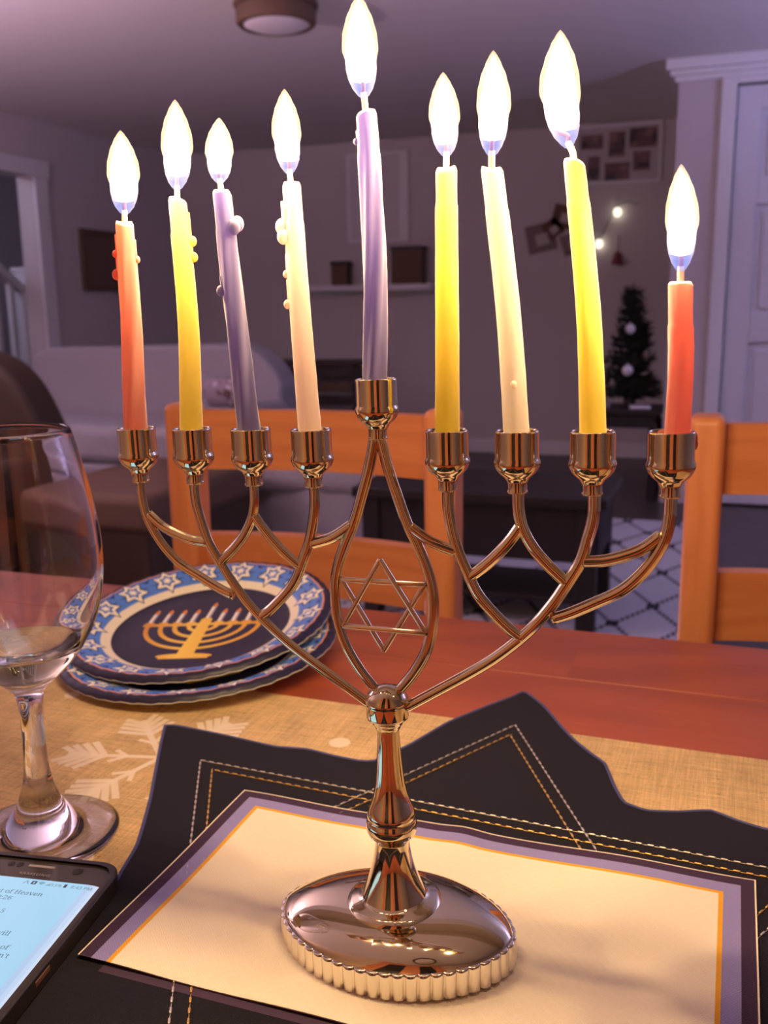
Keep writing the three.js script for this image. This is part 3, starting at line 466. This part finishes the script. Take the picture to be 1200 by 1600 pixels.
// ---------------------------------------------------------------- candles with flames
const flameMap = dataTex(8, 128, (u, v) => { const k = Math.min(1, Math.max(0, (v - 0.02) / 0.16)); return [0.55 + 0.45 * k, 0.55 + 0.42 * k, 0.7 + 0.1 * k]; });
const FM = {
  core: std({ color: 0x000000, roughness: 1, emissive: lin(1, 0.86, 0.62), emissiveIntensity: 55, emissiveMap: flameMap }),
  base: std({ color: 0x000000, roughness: 1, transparent: true, opacity: 0.6, emissive: lin(0.05, 0.2, 0.9), emissiveIntensity: 1 }),
  mantle: std({ color: 0x000000, roughness: 1, transparent: true, opacity: 0.16, emissive: lin(1, 0.58, 0.34), emissiveIntensity: 3 }),
};
function toWorld(x, h, z = 0) { return new THREE.Vector3(x / 1000, h / 1000 + DH, z / 1000).applyAxisAngle(new THREE.Vector3(0, 0, 1), LEAN).add(MB); }
function flameShell(w, pts, prof, n = 36) { // lathe whose axis follows a slightly bent line
  const P = smooth(pts, n), pos = [], uv = [], idx = [], S = 24;
  const f = (t) => { for (let i = 1; i < prof.length; i++) if (t <= prof[i][0]) { const [a, b] = prof[i - 1], [c, d] = prof[i], u = (t - a) / (c - a); return b + (d - b) * (u * u * (3 - 2 * u) * 0.5 + u * 0.5); } return 0; };
  for (let i = 0; i <= n; i++) for (let j = 0; j < S; j++) { const r = w * f(i / n), a = j / S * 6.28318; pos.push(P[i].x + r * Math.cos(a), P[i].y, P[i].z + r * Math.sin(a)); uv.push(j / S, i / n); }
  for (let i = 0; i < n; i++) for (let j = 0; j < S; j++) { const a = i * S + j, b = i * S + (j + 1) % S; idx.push(a, a + S, b, b, a + S, b + S); }
  const g = new THREE.BufferGeometry(); g.setAttribute('position', new THREE.Float32BufferAttribute(pos, 3)); g.setAttribute('uv', new THREE.Float32BufferAttribute(uv, 2)); g.setIndex(idx); g.computeVertexNormals(); return g;
}
function candle(o) {
  const bot = toWorld(o.p[0][0], o.p[0][1]), rel = (q) => { const v = toWorld(q[0], q[1], q[2]).sub(bot); return [v.x, v.y, v.z]; };
  const t = thing('candle', o.label, 'candle', bot.toArray(), 0, 'lit candles in the menorah');
  const mid = rel(o.p[1]), top = rel(o.p[2]), dir = new THREE.Vector3(...mid).normalize(), P = smooth([[-dir.x * 0.0085, -dir.y * 0.0085, -dir.z * 0.0085], [0, 0, 0], mid, top], 80), n = 80, S = 48, pos = [], idx = [];
  const L = top[1];
  for (let i = 0; i <= n; i++) {
    const u = Math.max(0, P[i].y / L), melt = Math.max(0, 1 - (L - P[i].y) / 0.02);
    let r = o.rb + (o.rt - o.rb) * Math.pow(u, 0.9); if (L - P[i].y < 0.015) r *= 0.94;
    if (i === n) r *= 0.86;
    for (let j = 0; j < S; j++) {
      const a = j / S * 6.28318, tw = 1 + o.twist * Math.sin(5 * a + P[i].y * 95) * (1 - melt) + 0.03 * (N1(j * 0.6, i * 0.18 + o.seed) - 0.5);
      const slump = i > n - 6 ? 0.0016 * Math.max(0, Math.sin(a + o.seed)) * (i - n + 6) / 6 : 0;
      pos.push(P[i].x + r * tw * Math.cos(a), P[i].y - slump, P[i].z + r * tw * Math.sin(a));
    }
  }
  for (let i = 0; i < n; i++) for (let j = 0; j < S; j++) { const a = i * S + j, b = i * S + (j + 1) % S; idx.push(a, a + S, b, b, a + S, b + S); }
  const c1 = pos.length / 3; pos.push(P[n].x, P[n].y - 0.0008, P[n].z, P[0].x, P[0].y, P[0].z); for (let j = 0; j < S; j++) idx.push(n * S + j, c1, n * S + (j + 1) % S, j, (j + 1) % S, c1 + 1);
  const g = new THREE.BufferGeometry(); g.setAttribute('position', new THREE.Float32BufferAttribute(pos, 3)); g.setAttribute('uv', new THREE.Float32BufferAttribute(new Float32Array(pos.length / 3 * 2), 2)); g.setIndex(idx); g.computeVertexNormals();
  const wax = waxes[o.wax];
  obj('wax_body', g, wax, t);
  for (const [u, side, len, r] of o.drips || []) { // run of wax hugging the side
    const i = Math.round((1 - (1 - u)) * n), q = P[Math.min(n, i)], a = side, rad = o.rb + (o.rt - o.rb) * u, pts = [];
    const d = [];
    d.push(new THREE.SphereGeometry(r, 14, 10).scale(1, 1.25, 1).translate(q.x + Math.cos(a) * (rad + r * 0.35), q.y, q.z + Math.sin(a) * (rad + r * 0.35)));
    if (len > 0) { const y1 = Math.min(L - 0.001, q.y + len), w = []; for (let k = 0; k <= 6; k++) { const y = q.y + (y1 - q.y) * k / 6, s = P[Math.min(n, Math.round(n * (y + 0.0085) / (L + 0.0085)))]; w.push([s.x + Math.cos(a) * (rad * 0.97 - r * 0.25), y, s.z + Math.sin(a) * (rad * 0.97 - r * 0.25)]); } d.push(tube(w, r * 0.62, 16, 10)); }
    obj('wax_drip', d, wax, t);
  }
  const fb = rel(o.f[1]), ft = rel(o.f[0]), fm = rel(o.f[2]), wx = fb[0], wz = fb[2], wt = [fb[0] + (fm[0] - fb[0]) * 0.2 + (o.curl || 0), fb[1] + 0.006, wz];
  obj('wick', tube([[top[0], top[1] - 0.003, top[2]], [(top[0] + wx) / 2 + (o.bow || 0), (top[1] + fb[1]) / 2, (top[2] + wz) / 2], [wx, fb[1] + 0.002, wz]], 0.00115, 12, 8), M.wick, t);
  obj('wick_tip', tube([[wx, fb[1] + 0.0018, wz], [wx, fb[1] + 0.004, wz], wt], 0.00085, 8, 8), M.wickTip, t);
  const H = ft[1] - fb[1], B = [fb[0], fb[1], wz], Tt = [ft[0], ft[1], wz], C1 = [fb[0] * 0.4 + fm[0] * 0.6, fb[1] + H * 0.25, wz], C2 = [fm[0], fb[1] + H * 0.5, wz], C3 = [fm[0] * 0.45 + ft[0] * 0.55, fb[1] + H * 0.8, wz];
  obj('flame', flameShell(o.fw, [[B[0] * 0.45 + C1[0] * 0.55, B[1] + H * 0.155, wz], C1, C2, C3, Tt], [[0, 0.0], [0.01, 0.6], [0.05, 0.78], [0.16, 0.95], [0.3, 1], [0.47, 0.95], [0.65, 0.75], [0.82, 0.44], [0.93, 0.19], [1, 0.0]]), FM.core, t);
  obj('flame_base', flameShell(o.fw * 1.02, [B, C1, C2], [[0, 0.16], [0.08, 0.42], [0.22, 0.7], [0.4, 0.9], [0.6, 1], [0.85, 1.0], [0.97, 0.9], [1, 0]]), FM.base, t);
  obj('flame_mantle', flameShell(o.fw * 1.2, [[(B[0] + C1[0]) / 2, B[1] + H * 0.2, wz], C2, C3, [Tt[0], Tt[1] + 0.0012, wz]], [[0, 0.0], [0.1, 0.7], [0.35, 1], [0.52, 0.95], [0.7, 0.74], [0.85, 0.45], [0.95, 0.2], [1, 0.0]]), FM.mantle, t);
  for (const [c, k] of [[C2, 0.45], [C3, 0.82]]) { const l = new THREE.PointLight(FLAME_COLOR, FLAME_POWER * 0.5 * (o.power || 1)); l.position.set(c[0], fb[1] + H * k, wz); l.shadow.radius = 0.12; l.castShadow = true; l.name = 'flame_light'; t.add(l); }
  return t;
}
const wax = (r, g, b) => phy({ color: lin(r, g, b), roughness: 0.95, transmission: 0.72, thickness: 0, clearcoat: 0.3, clearcoatRoughness: 0.3 });
const waxes = { red: wax(0.93, 0.46, 0.37), yellow: wax(0.87, 0.74, 0.12), blue: wax(0.29, 0.255, 0.5), pink: wax(0.87, 0.73, 0.66), white: wax(0.85, 0.79, 0.71), crimson: wax(0.94, 0.42, 0.38) };
candle({ label: 'coral red candle leftmost on the menorah with drips near its top', wax: 'red', seed: 1, twist: 0.05, rb: 0.0052, rt: 0.0039, p: [[-115.6, 239.2, 0], [-110.5, 286.5, 4.2], [-106.9, 327.3, 8]], f: [[-104.9, 361.9, 8.2], [-106.2, 329.6, 8.2], [-105.2, 345.1, 8.2]], fw: 0.0056, drips: [[0.86, 2.75, 0.008, 0.0014], [0.77, 2.8, 0.008, 0.0019], [0.84, -0.3, 0.008, 0.0012]] });
candle({ label: 'yellow candle with beads of wax down its right side, beside the leftmost coral candle', wax: 'yellow', seed: 2, twist: 0.012, rb: 0.0050, rt: 0.0040, p: [[-86.9, 239.2, 0], [-87.2, 285.6, -4.3], [-90.9, 337.4, -9]], f: [[-88.6, 375.3, -9.2], [-90.7, 340, -9.2], [-89.2, 358.8, -9.2]], fw: 0.0056, drips: [[0.83, -0.35, 0.012, 0.0018], [0.765, -0.3, 0.008, 0.0017]] });
candle({ label: 'violet candle leaning left with a round wax knob near its top', wax: 'blue', seed: 3, twist: 0.06, rb: 0.0049, rt: 0.0039, p: [[-58.4, 239.2, 0], [-60.1, 290.2, 3.1], [-60.9, 336.4, 6]], f: [[-59.9, 362.7, 6.2], [-61.5, 338.9, 6.2], [-60.8, 351.6, 6.2]], fw: 0.0047, drips: [[0.865, 0.35, 0.0, 0.0026], [0.875, -0.3, 0.0, 0.0026], [0.63, 2.5, 0.006, 0.0018]] });
candle({ label: 'pale pink candle left of the centre with thick wax runs down its left side', wax: 'pink', seed: 4, twist: 0.012, rb: 0.0049, rt: 0.0039, p: [[-30, 239.2, 0], [-33.6, 289.2, -4], [-36.3, 339.1, -8]], f: [[-37.4, 373.8, -8.2], [-37.1, 342.1, -8.2], [-37.4, 360.2, -8.2]], fw: 0.0050, drips: [[0.84, 2.75, 0.01, 0.0027], [0.8, 2.45, 0.012, 0.0025], [0.66, 2.8, 0.008, 0.0013], [0.55, 2.75, 0.01, 0.0016]] });
candle({ label: 'tall twisted violet candle in the raised centre cup', wax: 'blue', seed: 5, twist: 0.085, rb: 0.0049, rt: 0.0041, p: [[0.2, 259.8, 0], [3.5, 312.1, 5.2], [4.1, 359.6, 10]], f: [[2.9, 398.3, 10.4], [3.4, 363.7, 10.4], [2.8, 384.5, 10.4]], fw: 0.0056, drips: [[0.9, 2.8, 0.004, 0.001]] });
candle({ label: 'straight yellow candle just right of the raised centre candle', wax: 'yellow', seed: 6, twist: 0.008, rb: 0.0049, rt: 0.0043, p: [[29.9, 239.2, 0], [29.5, 294.2, -5], [29.1, 340, -9]], f: [[28.5, 372.9, -9.3], [29.1, 343.3, -9.3], [28.7, 358.6, -9.3]], fw: 0.0050 });
candle({ label: 'creamy white candle leaning left with a small wax bead low on its front', wax: 'white', seed: 7, twist: 0.012, rb: 0.0050, rt: 0.0042, p: [[57.7, 239.2, 0], [55.6, 285.9, 3.8], [51.1, 336, 8]], f: [[52.2, 373.8, 8.3], [51.2, 339.3, 8.3], [52.2, 357.7, 8.3]], fw: 0.0051, drips: [[0.25, 1.35, 0.0, 0.0013]] });
candle({ label: 'yellow candle second from the right end, leaning left under the biggest flame', wax: 'yellow', seed: 8, twist: 0.01, rb: 0.0050, rt: 0.0041, p: [[87, 239.2, 0], [84.4, 284.9, -3.3], [78.3, 338.4, -7]], f: [[73.2, 381.7, -7.3], [76, 342.3, -7.3], [73, 357.9, -7.3]], fw: 0.0062, curl: -0.003, bow: 0.0008, power: 1.3 });
candle({ label: 'short red candle at the right end with a torn chip at its foot', wax: 'crimson', seed: 9, twist: 0.035, rb: 0.0045, rt: 0.0044, p: [[117.6, 239.6, 0], [118.2, 265.8, 3.4], [117.7, 292.4, 7]], f: [[116.9, 330.3, 7.4], [117.6, 295.6, 7.4], [117.7, 314.9, 7.4]], fw: 0.0047, drips: [[0.05, -0.35, 0.0, 0.0024], [0.085, -0.3, 0.0, 0.0022]] });

// ---------------------------------------------------------------- paper plates
{
  const R = 0.1122;
  const tex = canvasTex(1536, 1536, (c, w) => {
    const k = w / 2 / R, disc = (r, col) => { c.fillStyle = col; c.beginPath(); c.arc(0, 0, r * k, 0, 7); c.fill(); };
    c.translate(w / 2, w / 2); c.fillStyle = '#150d34'; c.fillRect(-w, -w, 2 * w, 2 * w);
    disc(0.1075, '#f0975a'); disc(0.1062, '#4f82e6'); disc(0.0845, '#efe6d6'); disc(0.0765, '#0e0830');
    // ring of stars with dark outlines
    for (let i = 0; i < 17; i++) {
      c.save(); c.rotate(i / 17 * 6.28318 + 0.12); c.translate(0, -0.0955 * k);
      const star = (R2, r2, col) => { c.fillStyle = col; c.beginPath(); for (let j = 0; j < 12; j++) { const a = j / 12 * 6.28318, r = (j % 2 ? r2 : R2) * k; c[j ? 'lineTo' : 'moveTo'](Math.sin(a) * r, -Math.cos(a) * r); } c.closePath(); c.fill(); };
      c.fillStyle = '#27306f'; c.beginPath(); c.moveTo(-0.0165 * k, 0.002 * k); c.lineTo(0, 0.0035 * k); c.lineTo(0.0165 * k, 0.002 * k); c.lineTo(0, -0.0008 * k); c.fill();
      star(0.0152, 0.0092, '#1f2a78'); star(0.0136, 0.0078, '#f1ece6'); star(0.0078, 0.0048, '#2f48ac'); star(0.0062, 0.0037, '#4f82e6'); star(0.0046, 0.0025, '#f4efe8'); c.restore();
      c.save(); c.rotate((i + 0.5) / 17 * 6.28318 + 0.12); c.fillStyle = '#1f2a78'; c.beginPath(); c.moveTo(-0.006 * k, -0.106 * k); c.lineTo(0, -0.0995 * k); c.lineTo(0.006 * k, -0.106 * k); c.lineTo(0, -0.103 * k); c.fill(); c.restore();
    }
    // printed golden candelabrum with eight arms and lit candles
    const g = c.createLinearGradient(-0.05 * k, 0, 0.05 * k, 0); g.addColorStop(0, '#d8951f'); g.addColorStop(0.45, '#f7cf52'); g.addColorStop(1, '#dd9b22');
    c.strokeStyle = c.fillStyle = g; c.lineWidth = 0.0042 * k;
    for (let j = 1; j <= 4; j++) { const r = 0.0125 * j * k; c.beginPath(); c.ellipse(0, -0.004 * k, r, r * 0.86, 0, 0, Math.PI); c.stroke(); }
    c.fillRect(-0.055 * k, -0.0085 * k, 0.11 * k, 0.005 * k);
    for (let j = -4; j <= 4; j++) c.fillRect((j * 0.0125 - 0.004) * k, (j ? -0.011 : -0.018) * k, 0.008 * k, 0.008 * k);
    c.beginPath(); c.moveTo(-0.005 * k, -0.016 * k); c.lineTo(0.005 * k, -0.016 * k); c.lineTo(0.0075 * k, 0.05 * k); c.lineTo(-0.0075 * k, 0.05 * k); c.fill();
    c.beginPath(); c.ellipse(0, 0.052 * k, 0.024 * k, 0.0045 * k, 0, 0, 7); c.fill(); c.fillRect(-0.021 * k, 0.05 * k, 0.042 * k, 0.0065 * k);
    for (let j = -4; j <= 4; j++) { const x = j * 0.0125 * k, b = (j ? -0.011 : -0.018) * k, h = (j ? 0.017 : 0.023) * k; c.fillStyle = '#efe9e6'; c.fillRect(x - 0.0023 * k, b - h, 0.0046 * k, h); c.fillStyle = '#8d86a8'; c.fillRect(x + 0.0008 * k, b - h, 0.0015 * k, h); c.fillStyle = '#e0862c'; c.beginPath(); c.moveTo(x, b - h - 0.0085 * k); c.quadraticCurveTo(x + 0.0045 * k, b - h, x, b - h + 0.0005 * k); c.quadraticCurveTo(x - 0.0045 * k, b - h, x, b - h - 0.0085 * k); c.fill(); }
  });
  const mat = phy({ map: tex, roughness: 0.55, clearcoat: 0.12, clearcoatRoughness: 0.25 }), back = std({ color: lin(0.75, 0.72, 0.68), roughness: 0.8 });
  const prof = [[0, 0], [0.03, 0], [0.06, 0.0003], [0.073, 0.0008], [0.079, 0.0028], [0.085, 0.0065], [0.092, 0.01], [0.1, 0.0128], [0.1055, 0.0142], [0.109, 0.0146], [0.1125, 0.0137], [0.114, 0.0108]];
  const sheetG = (dy, flip) => { const g = lathe(prof.map(([r, y]) => [r, y + dy]), 144), p = g.attributes.position, uv = g.attributes.uv; for (let i = 0; i < p.count; i++) { const x = p.getX(i), z = p.getZ(i), r = Math.hypot(x, z), a = Math.atan2(z, x), k = Math.max(0, (r - 0.078) / 0.036); p.setY(i, p.getY(i) + 0.0005 * k * Math.sin(a * 48) + 0.0002 * k * Math.sin(a * 17 + 1)); uv.setXY(i, 0.5 + x / 2 / R, 0.5 - z / 2 / R); } g.computeVertexNormals(); return g; };
  const place = (label, c, tiltX, tiltZ, turn) => {
    const t = thing('paper_plate', label, 'plate', c, 0, 'stacked blue paper plates'); const n = new THREE.Vector3(Math.sin(tiltX), 1, Math.sin(tiltZ)).normalize();
    t.quaternion.setFromUnitVectors(new THREE.Vector3(0, 1, 0), n).multiply(new THREE.Quaternion().setFromAxisAngle(new THREE.Vector3(0, 1, 0), turn));
    obj('printed_face', sheetG(0.0006), mat, t); obj('underside', sheetG(0), back, t);
  };
  place('upper blue paper plate printed with a golden candelabrum and white stars', [-0.2868, 0.7699, -0.3215], -0.0295, 0.15, 13 * Math.PI / 180);
  place('lower blue paper plate mostly hidden under the printed upper plate', [-0.2732, 0.7567, -0.2966], -0.035, 0.07, 0.7);
}

// ---------------------------------------------------------------- wine glass
{
  const t = thing('wine_glass', 'clear stemmed wine glass at the left edge beside the phone', 'glass', [-0.2175, TT + 0.0012, -0.0275]);
  const out = [[0, 0], [34, 0], [40.5, 0.4], [41.6, 1.6], [41.2, 3.0], [38, 3.4], [30, 3.8], [23.5, 4.5], [20.2, 6.6], [18.4, 10], [15.6, 15], [12.4, 20], [10.4, 25], [8.6, 31], [7.2, 38], [6.4, 46], [6, 56], [6, 67], [6.3, 76], [7.6, 84], [10.2, 88.6], [15.5, 93.4], [23, 100.4], [31, 110.9], [38, 124.6], [42.2, 140.4], [43.8, 154], [43.3, 172.4], [40.6, 191.4], [37, 208.6], [32.4, 227.2], [31.7, 228.4], [31, 228.2]];
  const inn = [[30.6, 227.2], [35.4, 208.3], [39, 191.2], [41.7, 172.3], [42.2, 154], [40.6, 141], [36.3, 126], [29, 113], [20, 103.6], [12, 98.6], [5, 96.4], [0, 96]];
  const sm = (l, n) => smooth(l, n).map((p) => [Math.max(0, p.x) / 1000, p.y / 1000]);
  const g = lathe([...out.slice(0, 3).map(([a, b]) => [a / 1000, b / 1000]), ...sm(out.slice(2), 110).slice(1), ...sm(inn, 60)], 96);
  obj('glass_body', g, M.glass, t);
  // white wine: sits just inside the bowl up to 112 mm
  const r = 0.0282, wl = [[0, 95.7], [5, 96.1], [12.2, 98.3], [20.3, 103.4], [28.6, 112.2]].map(([a, b]) => [a, b]);
  const w = lathe([...sm(wl, 26), [0.0275, 0.1124], [0.026, 0.1122], [0, 0.1121]], 72);
  const wn = obj('white_wine', w, M.wine); wn.position.copy(t.position); tag(wn, 'small pool of white wine at the bottom of the glass', 'wine');
}

// ---------------------------------------------------------------- phone in a dark case
{
  const rot = 9 * Math.PI / 180, O = [-0.1451, 0.0180], t = thing('smartphone', 'smartphone with a lit pale blue screen in a dark case at the lower left', 'phone', [O[0], TT + 0.0028, O[1]], rot);
  const rrect = (x0, x1, y0, y1, r) => { const s = new THREE.Shape(); s.moveTo(x0 + r, -y0); s.lineTo(x1 - r, -y0); s.quadraticCurveTo(x1, -y0, x1, -y0 - r); s.lineTo(x1, -y1 + r); s.quadraticCurveTo(x1, -y1, x1 - r, -y1); s.lineTo(x0 + r, -y1); s.quadraticCurveTo(x0, -y1, x0, -y1 + r); s.lineTo(x0, -y0 - r); s.quadraticCurveTo(x0, -y0, x0 + r, -y0); return s; };
  const ex = (s, d, b, y) => new THREE.ExtrudeGeometry(s, { depth: d, bevelEnabled: b > 0, bevelSize: b, bevelThickness: b, bevelSegments: 4, curveSegments: 12 }).rotateX(-Math.PI / 2).translate(0, y, 0);
  const cx = -0.0385, caseMat = std({ color: lin(0.02, 0.015, 0.013), roughness: 0.35 });
  const outer = rrect(cx - 0.0405, cx + 0.0405, -0.0195, 0.146, 0.013); outer.holes.push(new THREE.Path(rrect(cx - 0.0382, cx + 0.0382, -0.0172, 0.1437, 0.0115).getPoints(10)));
  obj('case_wall', ex(outer, 0.0072, 0.0013, 0.0013), caseMat, t);
  obj('case_back', ex(rrect(cx - 0.04, cx + 0.04, -0.019, 0.1455, 0.013), 0.001, 0.0003, 0.0003), caseMat, t);
  obj('front_glass', ex(rrect(cx - 0.0381, cx + 0.0381, -0.0171, 0.1436, 0.0115), 0.0062, 0.0008, 0.0016), phy({ color: lin(0.05, 0.042, 0.034), roughness: 0.22, specularIntensity: 0.5 }), t);
  obj('side_key', bx(0.0014, 0.003, 0.012, 0.0006, cx + 0.0414, 0.0058, 0.06), std({ color: lin(0.12, 0.05, 0.03), roughness: 0.4 }), t);
  const top = 0.0087;
  obj('earpiece', bx(0.0145, 0.0004, 0.0018, 0.0002, cx, top, -0.0122), std({ color: lin(0.5, 0.44, 0.38), roughness: 0.4, metalness: 0.5 }), t);
  obj('camera_lens', lathe([[0, 0.0003], [0.0024, 0.0003], [0.0028, 0]], 20).translate(cx + 0.0204, top, -0.011), M.black, t);
  obj('sensor', [lathe([[0, 0.0003], [0.0019, 0.0002], [0.002, 0]], 16).translate(cx - 0.017, top, -0.0122), lathe([[0, 0.0003], [0.0019, 0.0002], [0.002, 0]], 16).translate(cx - 0.0122, top, -0.0123)], M.black, t);
  const flat = (w, h) => new THREE.PlaneGeometry(w, h).rotateX(-Math.PI / 2);
  const logo = canvasTex(512, 96, (c, w, h) => { c.fillStyle = '#000'; c.fillRect(0, 0, w, h); c.fillStyle = '#fff'; c.font = 'bold 76px sans-serif'; c.textAlign = 'center'; c.textBaseline = 'middle'; c.save(); c.translate(w / 2, h / 2 + 2); c.scale(1.12, 1); c.fillText('SAMSUNG', 0, 0, w / 1.14); c.restore(); }, false);
  obj('logo', flat(0.0215, 0.0036).translate(cx, top + 0.0002, -0.0052), std({ color: lin(0.3, 0.27, 0.24), roughness: 0.35, metalness: 0.4, alphaMap: logo, transparent: true }), t);
  // screen
  const sw = 0.0715, sh = 0.124, px = 16000;
  const scr = canvasTex(Math.round(sw * px), Math.round(sh * px), (c, w, h) => {
    const X = (mm) => w + mm * px / 1000, Y = (mm) => mm * px / 1000;
    c.fillStyle = '#aadcf8'; c.fillRect(0, 0, w, h);
    c.fillStyle = '#b9d4f6'; c.fillRect(X(-6.2), 0, 6.2 * px / 1000, h); c.fillStyle = '#c9defb'; c.fillRect(X(-3.6), 0, 3.6 * px / 1000, h); c.fillStyle = '#d8e8ff'; c.fillRect(X(-1.6), 0, 1.6 * px / 1000, h);
    c.fillStyle = '#5d7f8e'; c.font = `${Y(3.1)}px sans-serif`; c.textBaseline = 'alphabetic';
    c.textAlign = 'right'; c.fillText('8:43 PM', X(-2.2), Y(4.1)); c.fillText('53%', X(-18.2), Y(4.1));
    c.fillStyle = '#27424f'; c.fillRect(X(-17.2), Y(1.5), Y(1.5), Y(2.7)); c.fillRect(X(-34.6), Y(1.4), Y(2.7), Y(2.7)); c.fillStyle = '#aadcf8'; c.fillRect(X(-33.6), Y(2.1), Y(0.7), Y(1.4));
    c.strokeStyle = '#5d7f8e'; c.lineWidth = 7; for (let i = 0; i < 3; i++) { c.beginPath(); c.arc(X(-29.2), Y(4.1), Y(0.8 + i * 0.75), -2.3, -0.85); c.stroke(); }
    c.fillStyle = '#7f9fac'; for (let i = 0; i < 4; i++) c.fillRect(X(-26.6 + i * 0.6), Y(4.1 - 0.6 * (i + 1)), Y(0.45), Y(0.6 * (i + 1)));
    c.beginPath(); c.moveTo(X(-38.6), Y(4.2)); c.lineTo(X(-37.2), Y(1.6)); c.lineTo(X(-35.8), Y(4.2)); c.lineWidth = 6; c.stroke();
    c.fillStyle = '#3f5f74'; const f = (s, x, y, z = 4.1) => { c.font = `${Y(z)}px serif`; c.fillText(s, X(x), Y(y)); };
    f('The Light of Heaven', -23.6, 12.6); f('0:26', -37, 17.6); f('5', -34.6, 27.4); f('will', -22.6, 42.4); f(',', -26.5, 46.2); f('of', -17.8, 51.4); f("n't", -14.4, 56.6);
  });
  const sg = new THREE.BoxGeometry(sw, 0.0003, sh, 24, 1, 1), sp = sg.attributes.position; for (let i = 0; i < sp.count; i++) { const e = Math.max(0, Math.abs(sp.getX(i)) - (sw / 2 - 0.005)); sp.setY(i, sp.getY(i) - e * e * 30); } sg.computeVertexNormals();
  obj('screen', sg.translate(-0.0008 - sw / 2, top + 0.0009, sh / 2), std({ color: 0x000000, roughness: 0.2, emissive: 0xffffff, emissiveIntensity: 0.92, emissiveMap: scr }), t);
  const l = new THREE.RectAreaLight(lin(0.42, 0.72, 1), 0.5, sw * 0.95, sh * 0.95); l.name = 'screen_light'; l.position.set(-sw / 2, top + 0.003, sh / 2); l.rotation.x = Math.PI / 2; t.add(l);
}
renderer.render(scene, camera);
